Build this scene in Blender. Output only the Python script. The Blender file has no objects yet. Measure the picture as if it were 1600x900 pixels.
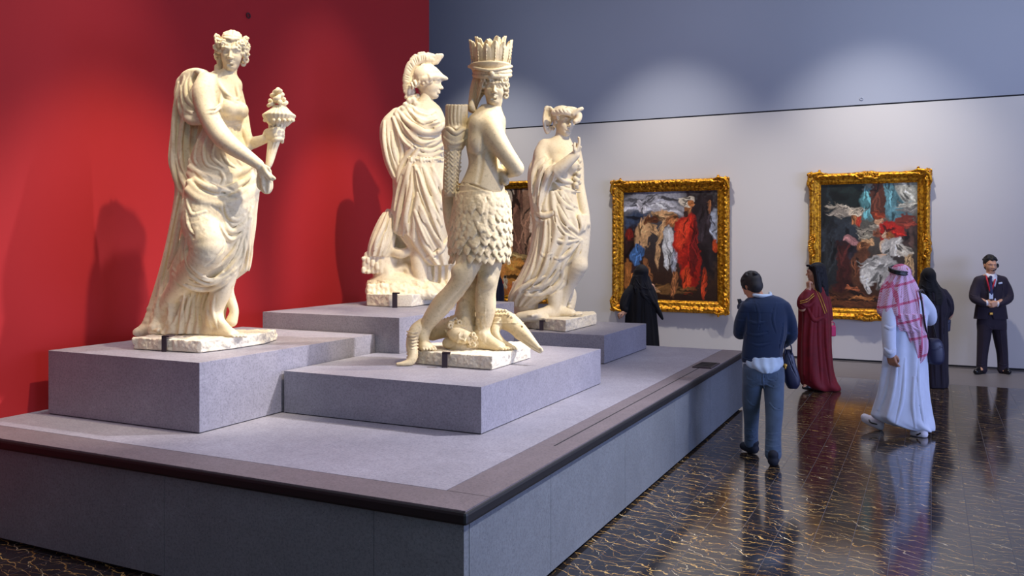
import bpy, math, random
import numpy as np

# ------------------------------------------------------------------ camera, world, lights, exposure
sc = bpy.context.scene
COL = sc.collection
FPX = 1342.0                    # focal length in pixels of a 1600 px wide frame
YAW = math.radians(26.0)        # the camera looks 26 degrees to the left of the room's long axis
EYE = 1.95
HOR = 380.0                     # picture row of the horizon
CA, SA = math.cos(YAW), math.sin(YAW)

cam_d = bpy.data.cameras.new('camera')
cam = bpy.data.objects.new('camera', cam_d)
COL.objects.link(cam)
cam.location = (0, 0, EYE)
cam.rotation_euler = (math.pi / 2, 0, YAW)
cam_d.sensor_width = 36.0
cam_d.lens = 36.0 * FPX / 1600.0
cam_d.shift_y = -(450.0 - HOR) / 1600.0
cam_d.clip_start = 0.05
cam_d.clip_end = 200
sc.camera = cam

sc.view_settings.view_transform = 'Standard'
sc.view_settings.look = 'None'
sc.view_settings.gamma = 1
sc.view_settings.use_curve_mapping = False
sc.view_settings.exposure = 0.0

wd = bpy.data.worlds.new('world')
sc.world = wd
wd.use_nodes = True
wd.node_tree.nodes['Background'].inputs[0].default_value = (0.55, 0.6, 0.8, 1)
wd.node_tree.nodes['Background'].inputs[1].default_value = 0.25


def area(name, loc, size, power, col, rot=(0, 0, 0)):
    l = bpy.data.lights.new(name, 'AREA')
    l.shape = 'RECTANGLE'
    l.size, l.size_y = size
    l.energy = power
    l.color = col
    o = bpy.data.objects.new(name, l)
    COL.objects.link(o)
    o.location = loc
    o.rotation_euler = rot
    return o


def spot(name, loc, aim, power, col, angle=40, blend=0.6, size=0.08):
    from mathutils import Vector
    l = bpy.data.lights.new(name, 'SPOT')
    l.energy = power
    l.color = col
    l.spot_size = math.radians(angle)
    l.spot_blend = blend
    l.shadow_soft_size = size
    o = bpy.data.objects.new(name, l)
    COL.objects.link(o)
    o.location = loc
    d = Vector(aim) - Vector(loc)
    o.rotation_euler = d.to_track_quat('-Z', 'Y').to_euler()
    return o


WARM = (1.0, 0.85, 0.62)
WHITE = (1.0, 0.93, 0.84)
COOL = (0.62, 0.72, 1.0)
# dim cool fill added below the ceiling for ambient, kept off the upper walls
a_ = area('ceiling_wash', (-1.0, 6.0, 7.6), (13, 17), 350, (0.84, 0.84, 1.0)); a_.data.spread = math.radians(95)
area('entrance_wash', (2.0, -4.5, 4.6), (7, 4), 125, (0.60, 0.86, 1.0), (math.radians(74), 0, math.radians(14)))
area('gallery_wash', (8.4, 6.0, 2.6), (9, 3), 820, (0.44, 0.54, 1.0), (math.radians(90), 0, math.radians(90)))
# track spots on the four statues
spot('spot_statue', (-1.6, 4.9, 7.5), (-5.0, 4.95, 2.3), 1600, WARM, 30)
spot('spot_statue', (-2.6, 2.2, 7.2), (-5.0, 4.9, 2.6), 170, WARM, 28)
spot('spot_statue', (0.2, 4.6, 7.4), (-3.5, 6.3, 2.1), 900, WARM, 24)
spot('spot_statue', (-0.6, 7.8, 7.4), (-3.5, 6.3, 2.0), 1100, WARM, 26)
spot('spot_statue', (-1.0, 5.6, 7.4), (-4.9, 7.7, 2.7), 1750, WARM, 22)
spot('spot_statue', (0.4, 7.0, 7.4), (-3.8, 9.0, 2.4), 1850, WARM, 22)
# picture spots on the back wall
for x_, p_ in ((-4.25, 980), (-0.95, 980), (-7.8, 900)):
    spot('spot_painting', (x_ + .1, 12.5, 7.4), (x_, 15.2, 1.1), p_, WHITE, 62, 1.0)
# red wall washers
spot('spot_red_wall', (-4.5, 4.45, 7.2), (-6.05, 4.6, .9), 520, (1, 0.9, 0.85), 44, 1.0)
spot('spot_red_wall', (-4.2, 7.6, 7.0), (-6.05, 7.9, .8), 420, (1, 0.9, 0.85), 46, 1.0)
# broad spot from the far right that rakes over the platform, and the blue wash of the upper wall
spot('spot_platform', (1.6, 8.0, 6.6), (-3.0, 5.2, .7), 3000, (.96, .93, 1.0), 50, .9, .1)
spot('spot_upper_wall', (1.5, 8.0, 5.6), (0.5, 15.2, 6.2), 820, (0.80, 0.88, 1.0), 70, 1.0, .4)
spot('spot_upper_wall', (-3.5, 8.0, 7.0), (-5.5, 15.2, 6.6), 460, (0.88, 0.88, 1.0), 60, 1.0, .4)

# ------------------------------------------------------------------ object helpers
def tag(o, label=None, cat=None, group=None, kind=None):
    if label: o['label'] = label
    if cat: o['category'] = cat
    if group: o['group'] = group
    if kind: o['kind'] = kind
    return o


def empty(name, loc=(0, 0, 0), rz=0.0):
    o = bpy.data.objects.new(name, None)
    COL.objects.link(o)
    o.location = loc
    o.rotation_euler = (0, 0, rz)
    o.empty_display_size = 0.1
    return o


def link_mesh(name, me, mat, parent=None):
    o = bpy.data.objects.new(name, me)
    COL.objects.link(o)
    if mat: me.materials.append(mat)
    if parent: o.parent = parent
    return o


def mesh_np(name, V, Q, mat, parent=None, smooth=True):
    """a mesh object from an n x 3 vertex array and an m x 4 (or m x 3) face array"""
    V = np.asarray(V, np.float32); Q = np.asarray(Q, np.int32)
    me = bpy.data.meshes.new(name)
    n, k = Q.shape
    me.vertices.add(len(V)); me.vertices.foreach_set('co', V.ravel())
    me.loops.add(n * k); me.loops.foreach_set('vertex_index', Q.ravel())
    me.polygons.add(n)
    me.polygons.foreach_set('loop_start', np.arange(0, n * k, k, dtype=np.int32))
    me.polygons.foreach_set('loop_total', np.full(n, k, np.int32))
    me.polygons.foreach_set('use_smooth', np.full(n, smooth, bool))
    me.update(calc_edges=True)
    me.validate()
    return link_mesh(name, me, mat, parent)


BOXQ = [(0, 3, 2, 1), (4, 5, 6, 7), (0, 1, 5, 4), (1, 2, 6, 5), (2, 3, 7, 6), (3, 0, 4, 7)]


def box(name, lo, hi, mat, parent=None, bevel=0.0):
    x0, y0, z0 = lo; x1, y1, z1 = hi
    V = [(x0, y0, z0), (x1, y0, z0), (x1, y1, z0), (x0, y1, z0), (x0, y0, z1), (x1, y0, z1), (x1, y1, z1), (x0, y1, z1)]
    o = mesh_np(name, V, BOXQ, mat, parent, False)
    if bevel:
        m = o.modifiers.new('bevel', 'BEVEL'); m.width = bevel; m.segments = 2
    return o


# ------------------------------------------------------------------ carving: a signed distance grid meshed with surface nets
def smin(a, b, k):
    if k <= 0: return np.minimum(a, b)
    h = np.maximum(k - np.abs(a - b), 0) / k
    return np.minimum(a, b) - h * h * k * 0.25


def rotm(yaw=0, pitch=0, roll=0):
    """head frame -> camera frame. yaw>0 turns the face to the right of the picture, pitch>0 looks down, roll>0 tips the crown right"""
    y, p, r = (math.radians(v) for v in (yaw, pitch, roll))
    Rz = np.array([[math.cos(y), -math.sin(y), 0], [math.sin(y), math.cos(y), 0], [0, 0, 1]])
    Rx = np.array([[1, 0, 0], [0, math.cos(p), -math.sin(p)], [0, math.sin(p), math.cos(p)]])
    Ry = np.array([[math.cos(r), 0, math.sin(r)], [0, 1, 0], [-math.sin(r), 0, math.cos(r)]])
    return Ry @ Rz @ Rx


def smooth_path(P, n=6):
    """Catmull-Rom through rows of P"""
    P = np.asarray(P, float)
    if len(P) < 3: 
        t = np.linspace(0, 1, n + 1)[:, None]
        return P[0] * (1 - t) + P[1] * t
    E = np.vstack([2 * P[0] - P[1], P, 2 * P[-1] - P[-2]])
    out = []
    for i in range(1, len(E) - 2):
        a, b, c, d = E[i - 1], E[i], E[i + 1], E[i + 2]
        for t in np.linspace(0, 1, n, endpoint=False):
            out.append(0.5 * (2 * b + (c - a) * t + (2 * a - 5 * b + 4 * c - d) * t * t + (3 * b - 3 * c + d - a) * t ** 3))
    out.append(P[-1])
    return np.array(out)


def vnoise(shape, cell, seed):
    """value noise on a grid, cell = samples per lattice step"""
    r = np.random.RandomState(seed)
    dims = [max(2, int(math.ceil(s / cell)) + 2) for s in shape]
    A = r.uniform(-1, 1, dims)
    for ax, s in enumerate(shape):
        t = np.arange(s) / cell
        i = t.astype(int); f = t - i; f = f * f * (3 - 2 * f)
        sh = [1, 1, 1]; sh[ax] = s; f = f.reshape(sh)
        A = np.take(A, i, ax) * (1 - f) + np.take(A, i + 1, ax) * f
    return A.astype(np.float32)


class Clay:
    """A block carved in camera-aligned metres: x right, y away, z up. pt() takes picture pixels and a depth offset in pixels."""
    def __init__(s, D, px, dd, h):
        # px = (x0, y0, x1, y1) the extent in the picture, dd = (near, far) depth offsets in pixels, h = cell in metres
        s.D = D; s.S = D / FPX; s.h = h
        a = np.array([s.pt(x, y, d) for x in (px[0], px[2]) for y in (px[1], px[3]) for d in dd])
        s.lo = a.min(0) - 3 * h
        s.n = np.ceil((a.max(0) + 3 * h - s.lo) / h).astype(int)
        s.phi = np.full(s.n, 0.5, np.float32)
        s.ax = [(s.lo[i] + h * np.arange(s.n[i])).astype(np.float32) for i in range(3)]

    def pt(s, x, y, d=0.0):
        D = s.D + d * s.D / FPX
        return np.array([(x - 800.0) * D / FPX, D, EYE + (HOR - y) * D / FPX])

    def sub(s, lo, hi):
        i0 = np.clip(np.floor((np.asarray(lo) - s.lo) / s.h).astype(int), 0, s.n)
        i1 = np.clip(np.ceil((np.asarray(hi) - s.lo) / s.h).astype(int) + 1, 0, s.n)
        if np.any(i1 <= i0): return None, None
        sl = tuple(slice(a, b) for a, b in zip(i0, i1))
        X = s.ax[0][sl[0]][:, None, None]; Y = s.ax[1][sl[1]][None, :, None]; Z = s.ax[2][sl[2]][None, None, :]
        return sl, (X, Y, Z)

    def put(s, sl, d, k, cut=False):
        if cut: s.phi[sl] = -smin(-s.phi[sl], d, k)
        else: s.phi[sl] = smin(s.phi[sl], d, k)

    # ---- primitives in metres
    def chain_m(s, P, R, k=0.0, cut=False, flat=None):
        """union of tapered capsules through points; flat=(axis vector, factor) squeezes across an axis"""
        P = np.asarray(P, float); R = np.broadcast_to(np.asarray(R, float), (len(P),))
        m = R.max() + k + 2 * s.h
        if flat is not None: m *= max(1, 1)
        sl, c = s.sub(P.min(0) - m, P.max(0) + m)
        if sl is None: return
        d = np.full(s.phi[sl].shape, 0.5, np.float32)
        big = d.size > 60000
        for i in range(len(P) - 1):
            a, b = P[i], P[i + 1]; ra, rb = R[i], R[i + 1]
            if big:
                mm = max(ra, rb) + k + 2 * s.h
                s2, c2 = s.sub(np.minimum(a, b) - mm, np.maximum(a, b) + mm)
                if s2 is None: continue
                l2 = tuple(slice(q.start - o.start, q.stop - o.start) for q, o in zip(s2, sl))
            else:
                c2 = c; l2 = (slice(None),) * 3
            v = b - a; vv = max(float(v @ v), 1e-12)
            x, y, z = c2[0] - a[0], c2[1] - a[1], c2[2] - a[2]
            t = np.clip((x * v[0] + y * v[1] + z * v[2]) / vv, 0, 1)
            x = x - t * v[0]; y = y - t * v[1]; z = z - t * v[2]
            if flat is not None:
                ax, fac = flat
                w = (x * ax[0] + y * ax[1] + z * ax[2]) * (1.0 / fac - 1.0)
                x = x + w * ax[0]; y = y + w * ax[1]; z = z + w * ax[2]
            q = np.sqrt(x * x + y * y + z * z) - (ra + (rb - ra) * t)
            if flat is not None and flat[1] < 1: q = q * np.where(q > 0, 1, 1)
            d[l2] = np.minimum(d[l2], q)
        s.put(sl, d, k, cut)

    def ell_m(s, c, r, k=0.0, M=None, cut=False):
        c = np.asarray(c, float); r = np.asarray(r, float)
        m = (r.max() if M is not None else r) + k + 2 * s.h
        sl, g = s.sub(c - m, c + m)
        if sl is None: return
        x, y, z = g[0] - c[0], g[1] - c[1], g[2] - c[2]
        if M is not None:
            x, y, z = (M[0][i] * x + M[1][i] * y + M[2][i] * z for i in range(3))
        k0 = np.sqrt((x / r[0]) ** 2 + (y / r[1]) ** 2 + (z / r[2]) ** 2)
        k1 = np.sqrt((x / r[0] ** 2) ** 2 + (y / r[1] ** 2) ** 2 + (z / r[2] ** 2) ** 2) + 1e-6
        s.put(sl, k0 * (k0 - 1.0) / k1, k, cut)

    def box_m(s, c, r, k=0.0, M=None, cut=False, rnd=0.0):
        c = np.asarray(c, float); r = np.asarray(r, float)
        m = (np.linalg.norm(r) if M is not None else r) + k + 2 * s.h
        sl, g = s.sub(c - m, c + m)
        if sl is None: return
        x, y, z = g[0] - c[0], g[1] - c[1], g[2] - c[2]
        if M is not None:
            x, y, z = (M[0][i] * x + M[1][i] * y + M[2][i] * z for i in range(3))
        q = [np.abs(v) - (e - rnd) for v, e in zip((x, y, z), r)]
        d = np.sqrt(sum(np.maximum(v, 0) ** 2 for v in q)) + np.minimum(np.maximum(np.maximum(q[0], q[1]), q[2]), 0) - rnd
        s.put(sl, d, k, cut)

    # ---- primitives in picture pixels
    def limb(s, pts, k=3, n=4, cut=False, flat=None):
        """pts rows (x, y, depth, radius) in pixels"""
        pts = smooth_path(pts, n)
        P = [s.pt(*p[:3]) for p in pts]; R = np.maximum(pts[:, 3], 0.3) * s.S
        s.chain_m(P, R, k * s.S, cut, flat)

    def ball(s, x, y, d, r, k=3, M=None, cut=False):
        r = (np.array([r, r, r]) if np.isscalar(r) else np.array(r)) * s.S
        s.ell_m(s.pt(x, y, d), r, k * s.S, M, cut)

    def loft(s, rows, k=3, folds=None, n=8, expo=2.0):
        """rows (y, x_left, x_right, depth, half_depth): an upright solid whose outline follows the rows.
        folds: list of (count, amplitude px, phase, twist per px)"""
        rows = np.asarray(rows, float)
        rows = rows[np.argsort(-rows[:, 0])]
        C = smooth_path(rows, n)
        cx = (C[:, 1] + C[:, 2]) / 2; hw = np.abs(C[:, 2] - C[:, 1]) / 2
        P = np.array([s.pt(x, y, d) for x, y, d in zip(cx, C[:, 0], C[:, 3])])
        z = P[:, 2]
        o = np.argsort(z, kind='stable'); z = z[o]
        S = s.S
        W = (hw * S)[o]; B = (C[:, 4] * S)[o]; PX = P[o, 0]; PY = P[o, 1]; yy = C[o, 0]
        fa = max([abs(f[1]) for f in folds], default=0) * S * 2 if folds else 0
        m = k * S + 2 * s.h + fa
        lo = (min(PX - W) - m, min(PY - B) - m, z[0] - m); hi = (max(PX + W) + m, max(PY + B) + m, z[-1] + m)
        sl, g = s.sub(lo, hi)
        if sl is None: return
        zz = g[2][0, 0, :]
        f = lambda A: np.interp(zz, z, A).astype(np.float32)[None, None, :]
        X = g[0] - f(PX); Y = g[1] - f(PY); w = f(W); b = f(B)
        if expo == 2.0:
            r = np.sqrt((X / w) ** 2 + (Y / b) ** 2)
        else:
            r = ((np.abs(X) / w) ** expo + (np.abs(Y) / b) ** expo) ** (1 / expo)
        mn = np.minimum(w, b)
        d = (r - 1) * mn * 0.9
        if folds:
            th = np.arctan2(Y / b, X / w)
            row = f(yy)
            for cnt, amp, ph, tw in folds:
                cs = np.cos(cnt * th + ph + tw * row)
                d = d + amp * S * cs * np.clip(r, 0, 1)
        cap = np.maximum(z[0] - g[2], g[2] - z[-1])
        d = np.maximum(d, cap.astype(np.float32))
        s.put(sl, d.astype(np.float32), k * S)

    def hit(s, x, y, lvl=0.0, far=False):
        """depth offset in pixels of the first surface along the view ray through a pixel"""
        y0, y1 = s.ax[1][0], s.ax[1][-1]
        Ds = np.arange(y0, y1, s.h * 0.5)
        if far: Ds = Ds[::-1]
        X = (x - 800.0) * Ds / FPX; Z = EYE + (HOR - y) * Ds / FPX
        i = np.round((X - s.lo[0]) / s.h).astype(int); j = np.round((Ds - s.lo[1]) / s.h).astype(int)
        kk = np.round((Z - s.lo[2]) / s.h).astype(int)
        ok = (i >= 0) & (j >= 0) & (kk >= 0) & (i < s.n[0]) & (j < s.n[1]) & (kk < s.n[2])
        v = np.full(len(Ds), 1.0)
        v[ok] = s.phi[i[ok], j[ok], kk[ok]]
        w = np.nonzero(v < lvl)[0]
        if len(w) == 0: return None
        return (Ds[w[0]] - s.D) / s.S

    def trace(s, pts, n=5):
        """2-D pixel polyline -> smoothed rows (x, y, depth) lying on the surface"""
        pts = smooth_path(np.asarray(pts, float), n)
        ds = [s.hit(x, y) for x, y in pts[:, :2]]
        known = [d for d in ds if d is not None]
        if not known: return None
        last = known[0]; out = []
        for d in ds:
            if d is None: d = last
            d = last + np.clip(d - last, -4, 4)
            last = d; out.append(d)
        out = np.array(out)
        if len(out) > 4:
            out = np.convolve(np.pad(out, 2, 'edge'), np.ones(5) / 5, 'valid')
        return np.column_stack([pts[:, 0], pts[:, 1], out])

    def fold(s, pts, r=4, k=4, lift=0.0, taper=0.35, n=5, edge=.42):
        """a raised cloth ridge drawn on the surface, undercut along its flanks"""
        T = s.trace(pts, n)
        if T is None: return
        t = np.linspace(0, 1, len(T))
        rr = r * (taper + (1 - taper) * np.sin(np.pi * np.clip(t, 0.02, 0.98)) ** 0.6)
        P = np.array([s.pt(x, y, d + 0.35 * r - lift) for x, y, d in T])
        if edge:
            if len(T) > 8: T = np.column_stack([T[:, 0], T[:, 1], np.convolve(np.pad(T[:, 2], 4, 'edge'), np.ones(9) / 9, 'valid')])
            tx = np.gradient(T[:, 0]); ty = np.gradient(T[:, 1]); l = np.hypot(tx, ty) + 1e-6
            for sg in (-1, 1):
                o = sg * rr * 1.25
                G = np.array([s.pt(x, y, d - .05 * r) for x, y, d in np.column_stack([T[:, 0] - ty / l * o, T[:, 1] + tx / l * o, T[:, 2]])])
                s.chain_m(G, rr * edge * s.S, .5 * r * s.S, cut=True)
        s.chain_m(P, rr * s.S, min(k, .7 * r) * s.S)

    def groove(s, pts, r=2.5, k=3, deep=0.3, n=5):
        T = s.trace(pts, n)
        if T is None: return
        t = np.linspace(0, 1, len(T))
        rr = r * (0.3 + 0.7 * np.sin(np.pi * np.clip(t, 0.02, 0.98)) ** 0.6)
        P = [s.pt(x, y, d - (0.4 - deep) * r) for x, y, d in T]
        s.chain_m(P, rr * s.S, k * s.S, cut=True)

    def drape(s, A, B, n, r=3.5, k=4, g=True, jit=0.0, seed=0):
        """n ridges interpolated between two polylines with the same number of points"""
        A = np.asarray(A, float); B = np.asarray(B, float); rd = random.Random(seed)
        for i in range(n):
            t = i / (n - 1) if n > 1 else 0.5
            t += rd.uniform(-jit, jit) / max(n, 1)
            L = A * (1 - t) + B * t
            s.fold(L, r * rd.uniform(0.8, 1.2), k)
        if g:
            for i in range(n - 1):
                t = (i + 0.5) / (n - 1)
                L = A * (1 - t) + B * t
                s.groove(L, r * 0.6, 2)

    # ---- anatomy
    def head(s, c, hgt, M, face=1.0, neck=None, open_eyes=True, expr=0):
        """c: centre (metres), hgt: chin to crown in metres"""
        q = lambda x, y, z: c + M @ (np.array([x, y, z]) * hgt)
        e = lambda p, r, k=0.05, cut=False: s.ell_m(q(*p), np.array(r) * hgt, k * hgt, M, cut)
        ch = lambda pts, R, k=0.03, cut=False: s.chain_m([q(*p) for p in pts], np.array(R) * hgt, k * hgt, cut)
        e((0, .10, .12), (.315, .42, .375), 0)
        e((0, -.08, -.10), (.245, .31, .38), .1)
        e((0, -.225, -.385), (.12, .12, .10), .1)
        for sg in (-1, 1):
            e((sg * .135, -.17, -.12), (.115, .16, .15), .08)
            e((sg * .135, -.385, -.005), (.085, .075, .055), .05, True)
            e((sg * .13, -.275, -.005), (.07, .065, .048), .012)
            ch([(sg * .055, -.325, .005), (sg * .13, -.345, .042), (sg * .205, -.29, .0)], [.014, .018, .012], .015)
            ch([(sg * .06, -.32, -.03), (sg * .13, -.325, -.045), (sg * .2, -.285, -.02)], [.010, .012, .010], .012)
            ch([(sg * .04, -.36, .075), (sg * .14, -.355, .11), (sg * .23, -.27, .06)], [.03, .035, .02], .04)
            e((sg * .045, -.395, -.155), (.035, .045, .032), .02)
            # ear
            e((sg * .31, .06, -.04), (.035, .075, .11), .02)
            e((sg * .345, .045, -.03), (.02, .04, .06), .02, True)
        ch([(0, -.34, .06), (0, -.395, -.05), (0, -.455, -.145)], [.028, .034, .045], .035)
        ch([(-.1, -.335, -.258), (0, -.39, -.245), (.1, -.335, -.258)], [.012, .024, .012], .02)
        ch([(-.085, -.335, -.287), (0, -.385, -.30), (.085, -.335, -.287)], [.014, .028, .014], .02)
        ch([(-.11, -.355, -.27), (0, -.42, -.27), (.11, -.355, -.27)], [.006, .010, .006], .012, True)
        e((0, -.33, -.345), (.06, .03, .02), .03, True)
        return q

    def hand(s, w, fwd, palm, size, curl=(.4, .5, .6, .7), thumb=.5, side=1, spread=.12, k=None):
        """w: wrist point, fwd: unit vector to the knuckles, palm: unit vector out of the palm (metres). side=+1 thumb on cross(fwd, palm)"""
        fwd = np.asarray(fwd, float); fwd = fwd / np.linalg.norm(fwd)
        palm = np.asarray(palm, float); palm = palm - fwd * (palm @ fwd); palm = palm / np.linalg.norm(palm)
        lat = np.cross(fwd, palm) * side
        L = size; k = L * .04 if k is None else k
        q = lambda a, b, c: w + fwd * a * L + lat * b * L + palm * c * L
        # palm as a fan of metacarpals
        for b in (-.16, -.05, .06, .16):
            s.chain_m([q(0, b * .55, 0), q(.24, b * .9, 0), q(.46, b, 0)], np.array([.105, .10, .085]) * L, k)
        ln = (.44, .48, .44, .35)
        for f in range(4):
            b = (.17, .06, -.055, -.165)[f]
            ang = 0.0; P = [q(.42, b, 0)]; R = [.075]
            d0 = spread * (1.5 - f) / 1.5
            for j, fr in enumerate((.45, .32, .25)):
                ang += curl[f] * (1.0, 1.15, .8)[j]
                dv = fwd * math.cos(ang) + palm * math.sin(ang) + lat * d0 * math.cos(ang)
                P.append(P[-1] + dv * ln[f] * fr * L); R.append((.066, .06, .048)[j])
            s.chain_m(P, np.array(R) * L, k * .35)
        P = [q(.08, .13, .03), q(.24, .27, .06 + .1 * thumb), q(.40, .31 - .1 * thumb, .10 + .22 * thumb), q(.52, .28 - .2 * thumb, .12 + .34 * thumb)]
        s.chain_m(P, np.array([.09, .08, .068, .055]) * L, k * .6)

    def foot(s, ankle, toe, r, k=None, splay=1):
        """bare foot from ankle to toe points in metres"""
        ankle = np.asarray(ankle, float); toe = np.asarray(toe, float)
        v = toe - ankle; v[2] = 0; L = np.linalg.norm(v); v /= L
        lat = np.cross(v, [0, 0, 1]); k = r * .8 if k is None else k
        z0 = toe[2]
        heel = np.array([ankle[0], ankle[1], z0]) - v * r * .8 + np.array([0, 0, r * .55])
        ball = np.array([ankle[0], ankle[1], z0]) + v * L * .68 + np.array([0, 0, r * .35])
        s.chain_m([ankle, heel], [r * .85, r * .75], k)
        s.chain_m([ankle + v * r * .3, (ankle + ball) / 2 + np.array([0, 0, r * .1]), ball], [r * .85, r * .7, r * .5], k)
        for t in (-1, 1):
            s.chain_m([heel, ball + lat * t * r * .5], [r * .6, r * .42], k)
        for i in range(5):
            b = (i - 2) * .38 * splay
            l = (.30, .32, .29, .25, .2)[i] if True else 0
            w = (.30, .2, .19, .18, .17)[i]
            p = ball + lat * b * r * 1.05 - np.array([0, 0, r * .12])
            s.chain_m([p, p + v * L * l * .6 + np.array([0, 0, r * .08]), p + v * L * l - np.array([0, 0, r * .06])], np.array([w * 1.1, w, w * .9]) * r, k * .12)

    def wrap(s, other, grow, lo, hi, k=.01):
        """lay cloth over another carving inside a box, a little thicker than it"""
        sl, g = s.sub(lo, hi)
        if sl is None: return
        A = other.phi
        for ax in range(3):
            p = (s.ax[ax][sl[ax]] - other.lo[ax]) / other.h
            p = np.clip(p, 0, other.n[ax] - 1.001); i = p.astype(int); f = (p - i).astype(np.float32)
            sh = [1, 1, 1]; sh[ax] = len(f); f = f.reshape(sh)
            A = np.take(A, i, ax) * (1 - f) + np.take(A, i + 1, ax) * f
        s.put(sl, A - grow, k)

    def rough(s, sl_lo, sl_hi, amp, cell, seed=0, oct=2):
        """adds carved roughness (metres) inside a box"""
        sl, g = s.sub(sl_lo, sl_hi)
        if sl is None: return
        sh = s.phi[sl].shape
        N = 0
        for o in range(oct):
            N = N + vnoise(sh, max(2.0, cell / s.h / 2 ** o), seed + o) / 1.7 ** o
        s.phi[sl] += (N * amp).astype(np.float32)

    def blur(s, n=1):
        for _ in range(n):
            for ax in range(3):
                A = s.phi
                B = A.copy()
                a = [slice(None)] * 3; b = [slice(None)] * 3; c = [slice(None)] * 3
                a[ax] = slice(1, -1); b[ax] = slice(0, -2); c[ax] = slice(2, None)
                B[tuple(a)] = A[tuple(a)] * .5 + (A[tuple(b)] + A[tuple(c)]) * .25
                s.phi = B

    def net(s):
        phi = s.phi
        phi[0], phi[-1] = .1, .1; phi[:, 0], phi[:, -1] = .1, .1; phi[:, :, 0], phi[:, :, -1] = .1, .1
        S = phi < 0
        cnt = np.zeros(tuple(s.n - 1), np.int8)
        for i in (0, 1):
            for j in (0, 1):
                for k in (0, 1):
                    cnt += S[i:S.shape[0] - 1 + i, j:S.shape[1] - 1 + j, k:S.shape[2] - 1 + k]
        act = np.argwhere((cnt > 0) & (cnt < 8))
        idx = np.full(cnt.shape, -1, np.int32)
        idx[act[:, 0], act[:, 1], act[:, 2]] = np.arange(len(act))
        off = np.array([(i, j, k) for i in (0, 1) for j in (0, 1) for k in (0, 1)])
        val = np.stack([phi[act[:, 0] + o[0], act[:, 1] + o[1], act[:, 2] + o[2]] for o in off], 1)
        acc = np.zeros((len(act), 3)); num = np.zeros(len(act))
        for a in range(8):
            for b in range(a + 1, 8):
                if np.abs(off[a] - off[b]).sum() != 1: continue
                va, vb = val[:, a], val[:, b]
                m = (va < 0) != (vb < 0)
                t = np.where(m, va / np.where(m, va - vb, 1), 0)[:, None]
                acc += np.where(m[:, None], off[a] * (1 - t) + off[b] * t, 0); num += m
        V = s.lo + (act + acc / num[:, None]) * s.h
        Q = []
        for ax in range(3):
            u, w = [(1, 2), (2, 0), (0, 1)][ax]
            a = [slice(1, -1)] * 3; b = [slice(1, -1)] * 3
            a[ax] = slice(0, -1); b[ax] = slice(1, None)
            A, B = S[tuple(a)], S[tuple(b)]
            e = np.argwhere(A != B)
            if len(e) == 0: continue
            fl = A[e[:, 0], e[:, 1], e[:, 2]]
            e = e + 1; e[:, ax] -= 1
            def cell(du, dw):
                c = e.copy(); c[:, u] -= du; c[:, w] -= dw
                return idx[c[:, 0], c[:, 1], c[:, 2]]
            q = np.stack([cell(1, 1), cell(0, 1), cell(0, 0), cell(1, 0)], 1)
            q[~fl] = q[~fl][:, ::-1]
            Q.append(q)
        return V, np.vstack(Q)


def carve(name, clays, root, mat):
    """mesh one or several clays into one mesh under root (an Empty turned to the camera's bearing)"""
    Vs, Qs, n = [], [], 0
    for c in (clays if isinstance(clays, (list, tuple)) else [clays]) if 'bag' not in root.name else []:      # nothing sinks into what it stands on
        c.phi = np.maximum(c.phi, (root['org'][2] + .003 - c.ax[2])[None, None, :]).astype(np.float32)
    for c in clays if isinstance(clays, (list, tuple)) else [clays]:
        V, Q = c.net()
        Vs.append(V); Qs.append(Q + n); n += len(V)
    V = np.vstack(Vs) - np.array(root['org'][:])
    return mesh_np(name, V, np.vstack(Qs), mat, root)


def bearing_root(name, org):
    """an Empty whose axes are camera-right / camera-forward / up, at a point given in those metres"""
    x, y, z = org
    o = empty(name, (x * CA - y * SA, x * SA + y * CA, z), YAW)
    o['org'] = [float(v) for v in org]
    return o

# ------------------------------------------------------------------ procedural materials
def new_mat(name):
    m = bpy.data.materials.new(name); m.use_nodes = True
    nt = m.node_tree
    return m, nt, nt.nodes['Principled BSDF']


def N(nt, typ, props=None, **ins):
    n = nt.nodes.new(typ)
    for k, v in (props or {}).items(): setattr(n, k, v)
    for k, v in ins.items():
        key = int(k[1:]) if k[0] == '_' else k.replace('_', ' ')
        s = n.inputs[key]
        if isinstance(v, bpy.types.NodeSocket): nt.links.new(v, s)
        else: s.default_value = v
    return n


def math_n(nt, op, a, b=0.0, clamp=False):
    n = N(nt, 'ShaderNodeMath', {'operation': op, 'use_clamp': clamp}, _0=a)
    if op not in ('FLOOR', 'ABSOLUTE', 'FRACT', 'SINE', 'SQRT'):
        if isinstance(b, bpy.types.NodeSocket): nt.links.new(b, n.inputs[1])
        else: n.inputs[1].default_value = b
    return n.outputs[0]


def mix(nt, f, a, b, mode='MIX'):
    n = nt.nodes.new('ShaderNodeMix'); n.data_type = 'RGBA'; n.blend_type = mode
    for s, v in ((n.inputs[0], f), (n.inputs[6], a), (n.inputs[7], b)):
        if isinstance(v, bpy.types.NodeSocket): nt.links.new(v, s)
        else: s.default_value = (*v, 1) if isinstance(v, tuple) and len(v) == 3 else v
    return n.outputs[2]


def ramp(nt, f, stops):
    n = nt.nodes.new('ShaderNodeValToRGB')
    el = n.color_ramp.elements
    while len(el) < len(stops): el.new(0.5)
    for e, (p, c) in zip(el, stops):
        e.position = p; e.color = (c, c, c, 1) if not isinstance(c, tuple) else (*c, 1)
    nt.links.new(f, n.inputs[0])
    return n.outputs[0]


def noise(nt, vec, scale, detail=4, rough=.55, dist=0):
    return N(nt, 'ShaderNodeTexNoise', None, Vector=vec, Scale=scale, Detail=detail, Roughness=rough, Distortion=dist).outputs[0]


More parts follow.
